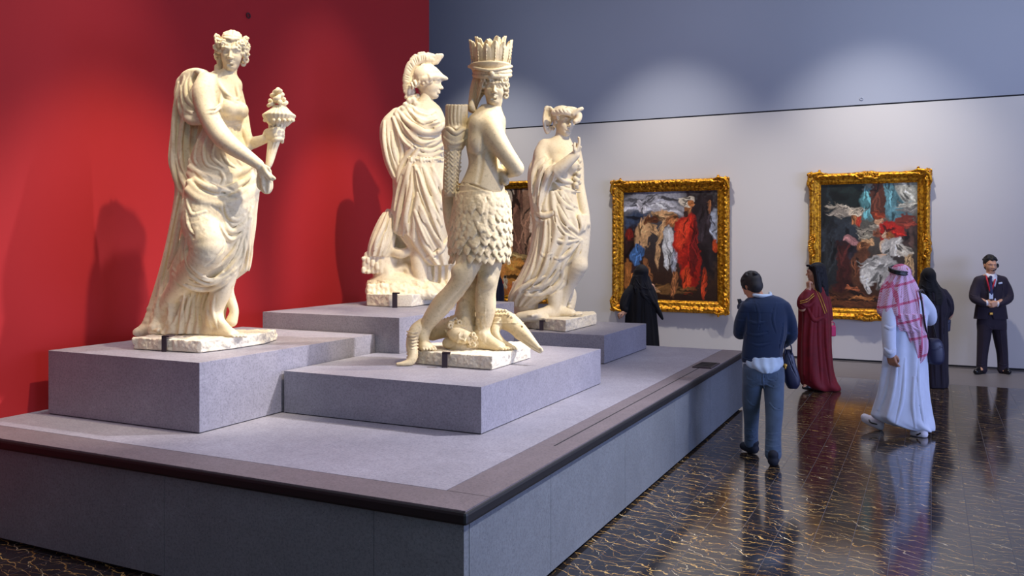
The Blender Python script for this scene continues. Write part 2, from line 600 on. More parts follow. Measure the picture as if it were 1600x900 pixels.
def coords(nt, scale=(1, 1, 1), kind='Object', rot=(0, 0, 0)):
    c = nt.nodes.new('ShaderNodeTexCoord').outputs[kind]
    return N(nt, 'ShaderNodeMapping', None, Vector=c, Scale=scale, Rotation=rot).outputs[0]


def bump(nt, bs, h, strength=.3, dist=.01):
    b = N(nt, 'ShaderNodeBump', None, Strength=strength, Distance=dist, Height=h)
    nt.links.new(b.outputs[0], bs.inputs['Normal'])


def lk(nt, s, bs, name): nt.links.new(s, bs.inputs[name])


def srgb(r, g, b):
    f = lambda v: (v / 255 / 12.92) if v / 255 <= .04045 else ((v / 255 + .055) / 1.055) ** 2.4
    return (f(r), f(g), f(b))


def cloth(name, col, rough=.85, weave=900, var=.12, sheen=.2):
    m, nt, bs = new_mat(name)
    v = coords(nt)
    n = noise(nt, v, 9, 3)
    c = mix(nt, ramp(nt, n, [(.3, 0.0), (.7, 1.0)]), tuple(x * (1 - var) for x in col), tuple(min(1, x * (1 + var)) for x in col))
    lk(nt, c, bs, 'Base Color')
    bs.inputs['Roughness'].default_value = rough
    bs.inputs['Sheen Weight'].default_value = sheen
    bump(nt, bs, noise(nt, v, weave / 4, 2), .15, .002)
    return m


def plain(name, col, rough=.5, metal=0.0, var=.06, sc_=20):
    m, nt, bs = new_mat(name)
    n = noise(nt, coords(nt), sc_, 3)
    lk(nt, mix(nt, n, tuple(x * (1 - var) for x in col), tuple(min(1, x * (1 + var)) for x in col)), bs, 'Base Color')
    bs.inputs['Roughness'].default_value = rough
    bs.inputs['Metallic'].default_value = metal
    return m


def marble_statue(name, c1, c2, c3, pit=.5):
    m, nt, bs = new_mat(name)
    v = coords(nt)
    big = noise(nt, v, 2.2, 5, .6)
    c = mix(nt, ramp(nt, big, [(.35, 0.0), (.65, 1.0)]), c1, c2)
    fine = noise(nt, v, 38, 6, .7)
    c = mix(nt, ramp(nt, fine, [(.52, 0.0), (.75, .55)]), c, c3)
    lk(nt, c, bs, 'Base Color')
    bs.inputs['Roughness'].default_value = .62
    bs.inputs['Subsurface Weight'].default_value = 0.0
    h = math_n(nt, 'ADD', math_n(nt, 'MULTIPLY', fine, 1.0), math_n(nt, 'MULTIPLY', noise(nt, v, 110, 4, .7), .6))
    bump(nt, bs, h, pit, .006)
    return m


def stone(name, base, speck, light, scale=1.0, rough=.55):
    m, nt, bs = new_mat(name)
    v = coords(nt)
    big = noise(nt, v, 1.6 * scale, 5, .6)
    mid = noise(nt, v, 14 * scale, 6, .65)
    c = mix(nt, ramp(nt, big, [(.3, 0.0), (.7, 1.0)]), tuple(x * .86 for x in base), tuple(x * 1.12 for x in base))
    c = mix(nt, ramp(nt, mid, [(.35, .45), (.65, 0.0)]), c, tuple(x * .72 for x in base))
    fl = N(nt, 'ShaderNodeTexVoronoi', None, Vector=v, Scale=70 * scale).outputs['Distance']
    fm = noise(nt, v, 30 * scale, 2)
    c = mix(nt, ramp(nt, noise(nt, v, 60 * scale, 5, .75), [(.40, .4), (.52, 0.0)]), c, speck)
    f = math_n(nt, 'MULTIPLY', ramp(nt, fl, [(.10, 1.0), (.24, 0.0)]), ramp(nt, fm, [(.48, 0.0), (.58, 1.0)]))
    c = mix(nt, f, c, speck)
    fl2 = N(nt, 'ShaderNodeTexVoronoi', None, Vector=N(nt, 'ShaderNodeMapping', None, Vector=v, Scale=(1, 1.6, 1), Rotation=(.3, .5, .2)).outputs[0], Scale=34 * scale).outputs['Distance']
    f2 = math_n(nt, 'MULTIPLY', ramp(nt, fl2, [(.06, 1.0), (.13, 0.0)]), ramp(nt, noise(nt, v, 11 * scale, 2), [(.52, 0.0), (.6, .8)]))
    c = mix(nt, f2, c, light)
    lk(nt, c, bs, 'Base Color')
    bs.inputs['Roughness'].default_value = rough
    bump(nt, bs, mid, .12, .004)
    return m


def floor_marble():
    m, nt, bs = new_mat('black_marble_with_gold_veins')
    geo = nt.nodes.new('ShaderNodeTexCoord').outputs['Object']
    sx = N(nt, 'ShaderNodeSeparateXYZ', None, Vector=geo)
    PW, PL = .232, 1.55
    ix = math_n(nt, 'FLOOR', math_n(nt, 'DIVIDE', sx.outputs[0], PW))
    fx = math_n(nt, 'FRACT', math_n(nt, 'DIVIDE', sx.outputs[0], PW))
    sh = math_n(nt, 'FRACT', math_n(nt, 'MULTIPLY', ix, .377))
    yv = math_n(nt, 'ADD', math_n(nt, 'DIVIDE', sx.outputs[1], PL), sh)
    iy = math_n(nt, 'FLOOR', yv); fy = math_n(nt, 'FRACT', yv)
    tid = math_n(nt, 'ADD', math_n(nt, 'MULTIPLY', ix, 3.17), math_n(nt, 'MULTIPLY', iy, 7.91))
    wob = N(nt, 'ShaderNodeTexNoise', None, Vector=geo, Scale=5.0, Detail=5, Roughness=.6)
    warp = N(nt, 'ShaderNodeVectorMath', {'operation': 'SCALE'}, _0=wob.outputs[1], Scale=.09).outputs[0]
    p = N(nt, 'ShaderNodeVectorMath', {'operation': 'ADD'}, _0=geo, _1=warp).outputs[0]
    ps = N(nt, 'ShaderNodeSeparateXYZ', None, Vector=p)

    lo1 = noise(nt, geo, 2.1, 3, .6); lo2 = noise(nt, geo, 6.0, 4, .65)

    def veins(fy, skew, amp, amp2, seed, w, keep, ms=3.0):
        # long thin cracks running across the planks, broken up by noise, different in every tile
        ph = math_n(nt, 'ADD', math_n(nt, 'MULTIPLY', ps.outputs[1], fy), math_n(nt, 'MULTIPLY', ps.outputs[0], skew))
        ph = math_n(nt, 'ADD', ph, math_n(nt, 'ADD', math_n(nt, 'MULTIPLY', lo1, amp), math_n(nt, 'MULTIPLY', lo2, amp2)))
        ph = math_n(nt, 'ADD', ph, math_n(nt, 'MULTIPLY', tid, seed))
        tri = math_n(nt, 'ABSOLUTE', math_n(nt, 'SUBTRACT', math_n(nt, 'FRACT', ph), .5))
        br = noise(nt, N(nt, 'ShaderNodeCombineXYZ', None, _0=math_n(nt, 'MULTIPLY', ps.outputs[0], 1.4), _1=math_n(nt, 'MULTIPLY', ps.outputs[1], 2.6), _2=math_n(nt, 'MULTIPLY', tid, seed * 3.1)).outputs[0], ms, 3, .65)
        thick = math_n(nt, 'MULTIPLY', ramp(nt, br, [(keep, 0.0), (keep + .18, 1.0)]), w)
        return math_n(nt, 'MULTIPLY', math_n(nt, 'SUBTRACT', 1.0, math_n(nt, 'DIVIDE', tri, math_n(nt, 'ADD', thick, .0001))), 1.6, True)
    v1 = veins(9.0, 2.2, 2.6, 1.1, .37, .047, .33)
    v2 = veins(13.0, -4.5, 3.2, 1.6, .61, .046, .42, 4.0)
    v4 = veins(5.0, 7.5, 3.0, 1.2, .23, .022, .43, 2.5)
    v3 = veins(3.2, 2.6, 1.2, .5, .83, .016, .48, 2.0)
    v2 = math_n(nt, 'MAXIMUM', v2, v4)
    n1 = noise(nt, geo, 3.2, 5)
    base = mix(nt, ramp(nt, n1, [(.3, 0.0), (.7, 1.0)]), srgb(16, 19, 22), srgb(46, 40, 40))
    gold = mix(nt, ramp(nt, noise(nt, geo, 7, 3), [(.35, 0.0), (.65, 1.0)]), srgb(176, 124, 48), srgb(246, 204, 124))
    c = mix(nt, math_n(nt, 'MULTIPLY', v2, .7), base, gold)
    c = mix(nt, math_n(nt, 'MULTIPLY', v1, .9), c, gold)
    c = mix(nt, v3, c, srgb(255, 236, 190))
    tone = N(nt, 'ShaderNodeTexWhiteNoise', {'noise_dimensions': '1D'}, W=tid).outputs[0]
    c = mix(nt, math_n(nt, 'MULTIPLY', tone, .35), c, (0.012, 0.010, 0.012))
    gx = math_n(nt, 'ADD', math_n(nt, 'LESS_THAN', fx, .016), math_n(nt, 'LESS_THAN', fy, .0026), True)
    c = mix(nt, gx, c, srgb(62, 60, 68))
    lk(nt, c, bs, 'Base Color')
    r = math_n(nt, 'ADD', math_n(nt, 'MULTIPLY', noise(nt, geo, 2.5, 3), .10), .07)
    r = math_n(nt, 'ADD', r, math_n(nt, 'MULTIPLY', gx, .4))
    lk(nt, r, bs, 'Roughness')
    bs.inputs['IOR'].default_value = 1.6
    bs.inputs['Coat Weight'].default_value = .25
    bs.inputs['Coat Roughness'].default_value = .12
    bump(nt, bs, noise(nt, geo, 3.0, 2), .03, .01)
    return m


def paint_wall(name, col, rough=.7, tex=60):
    m, nt, bs = new_mat(name)
    v = coords(nt)
    n = noise(nt, v, .6, 3)
    lk(nt, mix(nt, n, tuple(x * .96 for x in col), tuple(min(1, x * 1.04) for x in col)), bs, 'Base Color')
    bs.inputs['Roughness'].default_value = rough
    bump(nt, bs, noise(nt, v, tex, 3), .06, .003)
    return m


def gilt():
    m, nt, bs = new_mat('old_gilding')
    v = coords(nt)
    n = noise(nt, v, 26, 6, .7)
    c = mix(nt, ramp(nt, n, [(.36, 0.0), (.6, 1.0)]), srgb(120, 62, 14), srgb(246, 178, 48))
    lk(nt, c, bs, 'Base Color')
    bs.inputs['Metallic'].default_value = .8
    bs.inputs['Roughness'].default_value = .36
    bump(nt, bs, noise(nt, v, 60, 5, .7), .5, .01)
    return m


M_MARBLE = marble_statue('weathered_cream_marble', srgb(226, 208, 168), srgb(238, 224, 190), srgb(180, 146, 90), .35)
M_MARBLE_OLD = marble_statue('stained_marble', srgb(206, 186, 144), srgb(226, 208, 168), srgb(132, 110, 76), .35)
M_MARBLE_PALE = marble_statue('pale_marble', srgb(228, 214, 182), srgb(238, 227, 200), srgb(190, 162, 112), .25)
M_ROUGH = marble_statue('rough_hewn_marble', srgb(222, 210, 184), srgb(238, 229, 208), srgb(150, 132, 104), 1.0)
M_STONE = stone('grey_limestone', srgb(153, 150, 160), srgb(90, 88, 98), srgb(206, 204, 212))
M_BORDER = stone('brown_grey_limestone', srgb(116, 106, 110), srgb(66, 60, 64), srgb(150, 142, 146))
M_PANEL = stone('dark_grey_limestone_panel', srgb(112, 118, 124), srgb(60, 62, 72), srgb(156, 160, 172))
M_BLACK = plain('black_rubber_edge', srgb(9, 10, 16), .55)
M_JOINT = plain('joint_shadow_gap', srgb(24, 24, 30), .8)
M_BRACKET = plain('dark_steel_bracket', srgb(52, 40, 48), .5, .3)
M_GOLD = gilt()
M_FLOOR = floor_marble()
M_BAND = plain('pale_stone_threshold', srgb(112, 106, 106), .42, 0, .1, 6)
M_RED = paint_wall('red_wall_paint', srgb(166, 17, 22), .75)
M_SENSOR = plain('dark_red_plastic', srgb(70, 10, 16), .6)
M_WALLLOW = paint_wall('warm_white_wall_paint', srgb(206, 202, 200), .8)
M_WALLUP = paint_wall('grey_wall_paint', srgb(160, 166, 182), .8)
M_CEIL = plain('dark_ceiling', srgb(90, 92, 100), .9)

# ------------------------------------------------------------------ the room
def slab(name, lo, hi, mat): return tag(box(name, lo, hi, mat), kind='structure')


BY = 15.25      # back wall plane
RX = -6.07      # face of the red wall
slab('floor', (-16, -6, -.2), (9, 13.32, 0), M_FLOOR)
slab('trim_1', (-16, 13.32, -.2), (9, BY + .3, 0), M_BAND)
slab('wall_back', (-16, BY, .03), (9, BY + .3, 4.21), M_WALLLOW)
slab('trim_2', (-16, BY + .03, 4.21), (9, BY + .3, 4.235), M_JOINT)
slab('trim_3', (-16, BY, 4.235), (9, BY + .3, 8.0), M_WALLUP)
slab('baseboard_back', (-16, BY - .004, .0), (9, BY + .3, .03), M_JOINT)
slab('baseboard_front', (-16, BY - .13, .0), (9, BY - .10, .004), M_JOINT)
slab('wall_left', (RX - .5, -6, 0), (RX, 9.9, 8.0), M_RED)
slab('wall_right', (9, -6, 0), (9.3, BY + .3, 8.0), M_WALLUP)
slab('wall_entrance', (-16, -6.3, 0), (9.3, -6, 8.0), M_WALLUP)
slab('wall_gallery', (-16.3, -6.3, 0), (-16, BY + .3, 8.0), M_WALLUP)
slab('ceiling', (-16.3, -6.3, 8.0), (9.3, BY + .3, 8.2), M_CEIL)

# ------------------------------------------------------------------ the low stepped platform and its pedestals
PX0, PX1, PY0, PY1, PZ = RX + .002, -2.0, 3.58, 10.32, .68
pl = tag(empty('platform', (PX0, PY0, 0)), 'wide low grey stone platform with black edge under all four statues', 'platform')


def part(name, lo, hi, mat, root, bevel=0.0):
    o = root.location
    b = box(name, [lo[i] - o[i] for i in range(3)], [hi[i] - o[i] for i in range(3)], mat, root, bevel)
    return b


part('toe_kick', (PX0, PY0 + .04, 0.0), (PX1 - .04, PY1 - .04, .03), M_JOINT, pl)
part('core', (PX0, PY0 + .05, .03), (PX1 - .05, PY1 - .05, .60), M_JOINT, pl)
# facing panels with open joints
xs = [PX0, -5.50, -3.98, -2.52, PX1]
for i in range(4):
    part('front_panel', (xs[i] + .0015, PY0, .025), (xs[i + 1] - .0015, PY0 + .05, .605), M_PANEL, pl)
ys = [PY0 + .052, 4.62, 5.98, 7.32, 8.66, PY1]
for i in range(5):
    part('side_panel', (PX1 - .05, ys[i] + .0015, .025), (PX1, ys[i + 1] - .0015, .605), M_PANEL, pl)
part('far_panel', (PX0, PY1 - .05, .025), (PX1 - .052, PY1, .605), M_PANEL, pl)
part('shadow_gap', (PX0, PY0 + .03, .605), (PX1 - .03, PY1 - .03, .622), M_JOINT, pl)
part('black_edge', (PX0, PY0 - .028, .608), (PX1 + .028, PY1 + .028, .674), M_BLACK, pl, .016)
BW = .24
part('border_slab', (PX0, PY0 - .016, .664), (PX1 + .016, PY0 + BW - .005, PZ), M_BORDER, pl)
part('border_slab', (PX1 - BW + .005, PY0 + BW + .0, .664), (PX1 + .016, PY1, PZ), M_BORDER, pl)
part('top_slab', (PX0, PY0 + BW, .664), (PX1 - BW, PY1, PZ), M_STONE, pl)
part('slot', (PX1 - .125, 4.95, PZ - .002), (PX1 - .115, 9.1, PZ + .001), M_JOINT, pl)

pq = tag(empty('floor_plate', (-2.1, 8.85, PZ)), 'small dark metal plate on the far right border of the platform', 'plaque')
part('plate', (-2.19, 8.68, PZ), (-1.995, 9.08, PZ + .012), M_BRACKET, pq, .003)
for i in range(6):
    part('ridge', (-2.175, 8.72 + i * .06, PZ + .012), (-2.01, 8.745 + i * .06, PZ + .016), M_BLACK, pq)


def pedestal(label, lo, hi, notch=None):
    r = tag(empty('pedestal', (lo[0], lo[1], PZ)), label, 'pedestal', 'grey stone pedestals')
    t = .02
    if notch:       # L-shaped plan, cut away at its far left corner
        nx, ny = notch
        def L(name, e, z0, z1):
            P = [(lo[0] + e, lo[1] + e), (hi[0] - e, lo[1] + e), (hi[0] - e, hi[1] - e), (nx + e, hi[1] - e), (nx + e, ny - e), (lo[0] + e, ny - e)]
            P = [(x - lo[0], y - lo[1]) for x, y in P]
            V = [(x, y, z0 - PZ) for x, y in P] + [(x, y, z1 - PZ) for x, y in P]
            Q = [(i, (i + 1) % 6, (i + 1) % 6 + 6, i + 6) for i in range(6)] + [(6, 7, 8, 9), (6, 9, 10, 11), (3, 2, 1, 0), (5, 4, 3, 0)]
            return mesh_np(name, V, Q, M_STONE if name != 'base_joint' else M_JOINT, r, False)
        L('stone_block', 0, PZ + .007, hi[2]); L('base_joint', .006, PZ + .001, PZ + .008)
        return r
    part('stone_block', (lo[0], lo[1], PZ + .006), hi, M_STONE, r, .0015)
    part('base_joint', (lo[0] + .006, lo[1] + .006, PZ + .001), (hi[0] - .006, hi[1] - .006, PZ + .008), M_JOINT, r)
    return r


pedestal('grey stone pedestal beside the red wall, nearest the left, under the woman holding a torch', (-5.9, 4.23, 0), (-4.38, 6.24, 1.153))
pedestal('lower grey stone pedestal at the front, under the feathered figure', (-4.35, 5.03, 0), (-2.68, 7.32, .995), (-4.125, 6.24))
pedestal('tallest grey stone pedestal, under the helmeted statue', (-5.66, 6.245, 0), (-4.13, 8.52, 1.304))
pedestal('rear grey stone pedestal on the right, under the draped statue with raised hand', (-4.6, 8.525, 0), (-3.08, 10.0, .983))


def sensor(label, loc, axis):
    """small round detector head on a wall"""
    V, Q = [], []
    for k, (rr, dd_) in enumerate(((.03, 0), (.03, .008), (.022, .014), (.015, .008))):
        for i in range(20):
            a = i / 20 * 2 * math.pi
            c_, s_ = rr * math.cos(a), rr * math.sin(a)
            V.append((dd_, c_, s_) if axis == 0 else (c_, -dd_, s_))
    for k in range(3):
        for i in range(20): Q.append((k * 20 + i, k * 20 + (i + 1) % 20, k * 20 + 20 + (i + 1) % 20, k * 20 + 20 + i))
    r_ = mesh_np('wall_sensor', V, Q, M_SENSOR if axis == 0 else M_WALLUP, None, True)
    r_.location = loc
    return tag(r_, label, 'sensor')


sensor('tiny round sensor high on the red wall', (RX + .001, 6.49, 4.2), 0)
sensor('tiny round sensor on the grey wall just above the seam', (-1.03, BY - .001, 4.33), 1)

# ------------------------------------------------------------------ statues
def rock(cl, foot, z0, z1, amp, cell, seed, k=0.0, taper=0.0):
    """rough block over a convex footprint (counter-clockwise rows of x, y in metres)"""
    F = np.asarray(foot, float)
    m = .06
    sl, g = cl.sub((F[:, 0].min() - m, F[:, 1].min() - m, z0 - m), (F[:, 0].max() + m, F[:, 1].max() + m, z1 + m))
    d = np.maximum(z0 - g[2], g[2] - z1) + 0 * g[0] + 0 * g[1]
    c = F.mean(0)
    for i in range(len(F)):
        a, b = F[i], F[(i + 1) % len(F)]
        n = np.array([b[1] - a[1], a[0] - b[0]]); n /= np.linalg.norm(n)
        if (c - a) @ n > 0: n = -n
        d = np.maximum(d, (g[0] - a[0]) * n[0] + (g[1] - a[1]) * n[1] + (g[2] - z0) * taper)
    sh = d.shape
    nz = vnoise(sh, max(2, cell / cl.h), seed) + .5 * vnoise(sh, max(2, cell / cl.h / 2.2), seed + 1) + .3 * vnoise(sh, max(2, cell / cl.h / 4.5), seed + 2)
    fade = np.clip((g[2] - z0) / .03, .25, 1) * np.clip((z1 + .01 - g[2]) / .03 * .8 + .25, .25, 1)
    d = d + nz * amp * fade
    d = np.maximum(d, z0 - g[2])
    cl.put(sl, d.astype(np.float32), k)


def contact(x, y, z):
    D = FPX * (EYE - z) / (y - HOR)
    return ((x - 800) * D / FPX, D)


def bracket(root, x, y, z0, D, w=.034, hgt=.12, dep=.10):
    """black steel clip gripping the block edge, at camera-aligned metres"""
    org = np.array(root['org'][:])
    X = (x - 800) * D / FPX
    V, Q = [], []
    for lo, hi in (((X - w / 2, D - .012, z0), (X + w / 2, D, z0 + hgt)), ((X - w / 2, D - .012, z0 + hgt - .012), (X + w / 2 + .02, D + dep, z0 + hgt))):
        n = len(V)
        (x0, y0, a0), (x1, y1, a1) = lo, hi
        V += [(x0, y0, a0), (x1, y0, a0), (x1, y1, a0), (x0, y1, a0), (x0, y0, a1), (x1, y0, a1), (x1, y1, a1), (x0, y1, a1)]
        Q += [tuple(i + n for i in q) for q in BOXQ]
    return mesh_np('steel_clip', np.array(V) - org, Q, M_BRACKET, root, False)


def hair_locks(cl, q, hgt, M, n=15, wave=.03, r=.05, top=.52, down=-.12, back=True, seed=1):
    """wavy locks swept from the parting over the skull, in head units"""
    rd = random.Random(seed)
    for sg in (-1, 1):
        for i in range(n):
            f = i / (n - 1)
            # from the forehead (f=0) to the nape (f=1)
            P, R = [], []
            for j in range(9):
                t = j / 8
                az = math.radians(6 + 72 * t ** .8)                # angle down from the crown
                yaw = math.radians(-78 + 158 * f)
                x = sg * math.sin(az) * math.cos(yaw) * .36
                y = .10 + math.sin(az) * math.sin(yaw) * .45 - (1 - f) * .0
                z = .12 + math.cos(az) * .42 - .22 * t * t
                w = wave * math.sin(t * 12 + f * 9 + rd.random())
                P.append(q(x + sg * w, y + w * .6, z)); R.append(r * (.8 + .3 * math.sin(j * 2.1 + i)))
            cl.chain_m(P, np.array(R) * hgt, .025 * hgt)


def curls(cl, q, hgt, pts, r=.055, seed=3):
    rd = random.Random(seed)
    for x, y, z in pts:
        P = []
        ph = rd.uniform(0, 6)
        for j in range(8):
            a = ph + j * .9; rr = r * (1 - j * .07)
            P.append(q(x + math.cos(a) * rr * .8, y + math.sin(a * 1.3) * rr * .5, z + math.sin(a) * rr))
        cl.chain_m(P, np.full(8, r * .42) * hgt, .01 * hgt)


def torch_woman():
    c = Clay(6.6, (196, 40, 470, 556), (-75, 95), .0048)
    S = c.S
    # cloak falling behind the left side down to the ground
    c.loft([(118, 287, 322, 22, 14), (140, 280, 318, 26, 20), (170, 274, 316, 28, 24), (210, 270, 312, 30, 24), (250, 266, 314, 30, 26), (275, 272, 318, 30, 28),
            (300, 277, 322, 32, 30), (360, 268, 322, 34, 32), (420, 254, 322, 36, 32), (470, 239, 325, 38, 30), (500, 230, 335, 36, 30), (518, 224, 345, 32, 30)],
           2, [(11, 2.4, 0.4, .004), (23, .9, 1, -.006)])
    # pleated cloth behind the legs
    c.loft([(400, 285, 372, 26, 22), (440, 278, 366, 26, 20), (480, 262, 352, 24, 20), (505, 250, 350, 22, 20), (520, 244, 352, 18, 20)], 4, [(26, 2.0, 0, .01)])
    # torso
    c.loft([(112, 334, 366, 12, 12), (122, 320, 372, 12, 20), (140, 312, 377, 10, 27), (160, 314, 380, 8, 29), (178, 316, 381, 8, 29), (195, 318, 377, 10, 26), (208, 317, 378, 10, 26),
            (230, 304, 386, 8, 31), (255, 297, 394, 6, 36), (285, 296, 400, 6, 40), (310, 298, 400, 6, 40)], 6)
    # hips and skirt
    c.loft([(285, 292, 402, 4, 40), (300, 291, 402, 2, 42), (330, 291, 398, 0, 42), (360, 284, 396, 0, 42), (390, 277, 389, 2, 40), (412, 270, 379, 2, 38), (428, 268, 369, 4, 34), (440, 274, 360, 6, 30), (450, 286, 348, 8, 24)], 5,
           [(9, 1.6, 2.0, .012)])
    # right hanging panel of cloth
    c.loft([(296, 384, 399, 10, 16), (340, 378, 397, 12, 17), (377, 372, 393, 14, 17), (400, 366, 391, 14, 16), (420, 358, 387, 14, 14), (436, 352, 368, 14, 10)], 4, [(9, 2.2, 0, .02)])
    # breasts
    c.ball(357, 170, -14, (15, 14, 14), 7); c.ball(377, 173, -4, (11, 12, 13), 6)
    # neck and head
    c.limb([(352, 136, 12, 14), (355, 120, 8, 10.5), (360, 106, 8, 10)], 7)
    c.limb([(330, 128, 14, 12), (352, 126, 8, 11), (368, 132, 8, 9)], 8)
    # bent front leg: thigh, knee, shin
    c.limb([(322, 306, -22, 34), (316, 345, -34, 31), (325, 385, -46, 27), (312, 410, -38, 22), (290, 436, -14, 19), (272, 458, 8, 15), (257, 480, 24, 12.5), (250, 496, 30, 12)], 7)
    # standing leg
    c.limb([(372, 310, -6, 26), (366, 350, -10, 25), (358, 395, -10, 22), (350, 430, -8, 19), (345, 455, -4, 16), (338, 478, 0, 13), (334, 496, 2, 12)], 6)
    c.foot(c.pt(334, 497, 2), [c.pt(378, 523, -26)[0], c.pt(378, 523, -26)[1], 1.238], 11 * S)
    c.foot(c.pt(250, 497, 30), [c.pt(238, 520, 2)[0], c.pt(238, 520, 2)[1], c.pt(238, 518, 2)[2]], 10 * S)
    # rocks and plants by the feet
    c.limb([(228, 512, 30, 10), (240, 500, 36, 12), (238, 484, 40, 9)], 5); c.limb([(215, 520, 20, 7), (232, 514, 26, 8), (262, 518, 20, 7), (290, 520, 14, 6)], 5)
    c.limb([(356, 452, 22, 7), (361, 470, 22, 8), (366, 486, 20, 7), (362, 502, 18, 9)], 4)
    c.limb([(300, 519, 10, 5), (330, 521, 4, 6), (352, 520, 12, 8)], 4)
    # far arm and hand holding the torch
    c.limb([(366, 140, 30, 12), (376, 180, 34, 12), (382, 210, 26, 11), (390, 223, 14, 10), (402, 221, 2, 8.5), (414, 217, -6, 7)], 4)
    c.limb([(378, 200, 12, 4), (385, 212, 8, 5), (390, 228, 4, 6), (384, 236, 0, 5)], 3)
    c.hand(c.pt(412, 217, -6), [.85, 0, .4], [.2, -.75, .3], 31 * S, (1.0, 1.05, 1.1, 1.2), .7, -1)
    for i, (x0, y0, x1, y1) in enumerate(((417, 203, 439, 199), (415, 208, 441, 205), (417, 213, 441, 211), (421, 219, 440, 217))):
        c.limb([(x0, y0 + 2, -10, 3.4), ((x0 + x1) / 2, y0 - 1, -21, 3.5), (x1, y1, -14, 3.1), (x1 + 1, y1 + 5, -6, 2.8)], 1.2)
    # shoulder knot of the cloak
    c.limb([(284, 130, 12, 8), (293, 119, 6, 9), (306, 114, 2, 8), (320, 115, 0, 6)], 5); c.ball(297, 150, 4, (16, 14, 34), 6); c.ball(311, 112, -6, (7, 6, 5), 2)
    c.limb([(283, 128, 10, 7), (281, 150, 8, 9), (290, 172, 2, 8), (308, 184, -4, 6)], 4)
    for pts in ([(288, 120), (284, 145), (288, 168), (304, 180)], [(296, 116), (290, 135), (292, 155), (308, 172)], [(304, 112), (298, 126), (296, 142)], [(282, 135), (279, 160), (284, 178), (298, 190), (312, 188)]):
        c.fold(pts, 3.2, 2)
    c.limb([(286, 176, 2, 6), (298, 188, -4, 7), (312, 190, -8, 6)], 3)
    # hollow of the cloak below the arm
    c.groove([(302, 196), (300, 220), (296, 245)], 6, 4, -.6); c.groove([(313, 200), (312, 225)], 5, 4, -.5)
    # long cloak folds
    for pts, r in (([(279, 130), (273, 170), (271, 205), (272, 240), (282, 275), (292, 300)], 4.2), ([(290, 165), (284, 200), (281, 230), (286, 262), (300, 290)], 4), ([(268, 235), (270, 262), (278, 290), (292, 312)], 3.6),
                   ([(296, 250), (306, 275), (326, 292), (352, 300)], 4.5), ([(277, 310), (268, 360), (256, 415), (244, 462)], 4), ([(286, 312), (280, 350), (272, 390), (262, 420)], 3.6), ([(262, 425), (252, 455), (244, 480)], 3)):
        c.fold(pts, r, 3)
    c.groove([(283, 305), (274, 350), (264, 400), (250, 460)], 2.4, 2); c.groove([(285, 180), (279, 215), (279, 245)], 2.6, 3)
    # chiton: soft folds below the girdle
    c.fold([(347, 189), (360, 193), (376, 190)], 2.6, 2); c.fold([(347, 195), (361, 199), (377, 196)], 2.2, 2)
    for i in range(6):
        x = 345 + i * 6
        c.fold([(x, 200), (x + 1, 214), (x + 4 + i, 232)], 1.9, 2)
    for pts in ([(318, 200), (308, 225), (304, 250), (312, 262)], [(326, 205), (318, 230), (322, 256), (344, 266)], [(334, 225), (332, 246), (350, 262)], [(372, 226), (370, 246), (378, 258)], [(346, 240), (356, 254), (368, 262)], [(352, 150), (362, 158), (372, 160)], [(346, 140), (355, 152), (366, 156), (376, 150)], [(347, 176), (345, 160), (346, 142)]):
        c.fold(pts, 2.6, 2.5)
    # the thick swag of drapery around the hips
    sw = [[(298, 262), (318, 276), (345, 282), (372, 270), (398, 262)], [(298, 272), (318, 290), (350, 297), (380, 286), (401, 274)], [(296, 285), (314, 303), (342, 312), (374, 300), (402, 286)],
          [(295, 298), (312, 312), (340, 320), (366, 316), (400, 296)]]
    for i, p in enumerate(sw): c.limb([(x, y, (c.hit(x, y) or 0) + 3, (5.5, 7)[i % 2]) for x, y in p], 3.5)
    for p in ([(300, 267), (318, 283), (346, 290), (376, 277), (398, 268)], [(298, 280), (318, 297), (348, 305), (378, 292), (400, 280)], [(330, 284), (352, 292), (370, 300)], [(346, 300), (358, 308), (372, 308)]): c.groove(p, 2.4, 2)
    c.fold([(345, 268), (350, 280), (344, 290)], 2.6, 2); c.fold([(398, 262), (384, 282), (350, 296), (330, 290)], 4, 3)
    # lower drapery: catenary folds between the knees
    for p, r in (([(345, 318), (348, 345), (362, 362), (382, 350), (394, 325)], 4.4), ([(340, 330), (343, 355), (358, 374), (378, 366), (392, 340)], 4.2), ([(350, 316), (356, 336), (368, 344), (382, 336)], 3.2),
                 ([(291, 312), (300, 335), (322, 330)], 2.6), ([(291, 330), (294, 352), (304, 370)], 2.6), ([(292, 372), (291, 402), (304, 424), (330, 438), (360, 420)], 4), ([(286, 385), (285, 410), (300, 432), (330, 444), (364, 424)], 3.6),
                 ([(270, 428), (292, 446), (318, 452), (344, 444), (366, 428)], 5), ([(270, 420), (290, 438), (318, 445), (344, 437), (368, 420)], 3.4), ([(390, 340), (384, 380), (374, 410), (362, 428)], 3.6), ([(381, 360), (374, 392), (360, 416), (340, 432)], 3.4),
                 ([(372, 375), (362, 396), (342, 414), (326, 420)], 3), ([(352, 378), (346, 395), (334, 406)], 2.4)):
        c.fold(p, r, 3)
    for p in ([(342, 340), (346, 362), (362, 380), (384, 366)], [(352, 384), (340, 402), (322, 416)], [(290, 392), (292, 414), (312, 434), (340, 438)], [(382, 372), (372, 398), (350, 424)], [(330, 322), (345, 332), (352, 352)], [(303, 372), (296, 364)]):
        c.groove(p, 2.2, 2)
    for x0, x1 in ((389, 384), (383, 374), (394, 389)): c.fold([(x0, 372), (x0 - 1, 395), (x1, 424)], 2.4, 2)
    for i in range(7):
        x = 288 + i * 8
        c.fold([(x, 458), (x - 4, 484), (x - 8 + i * 2.0, 514)], 2.6, 2)
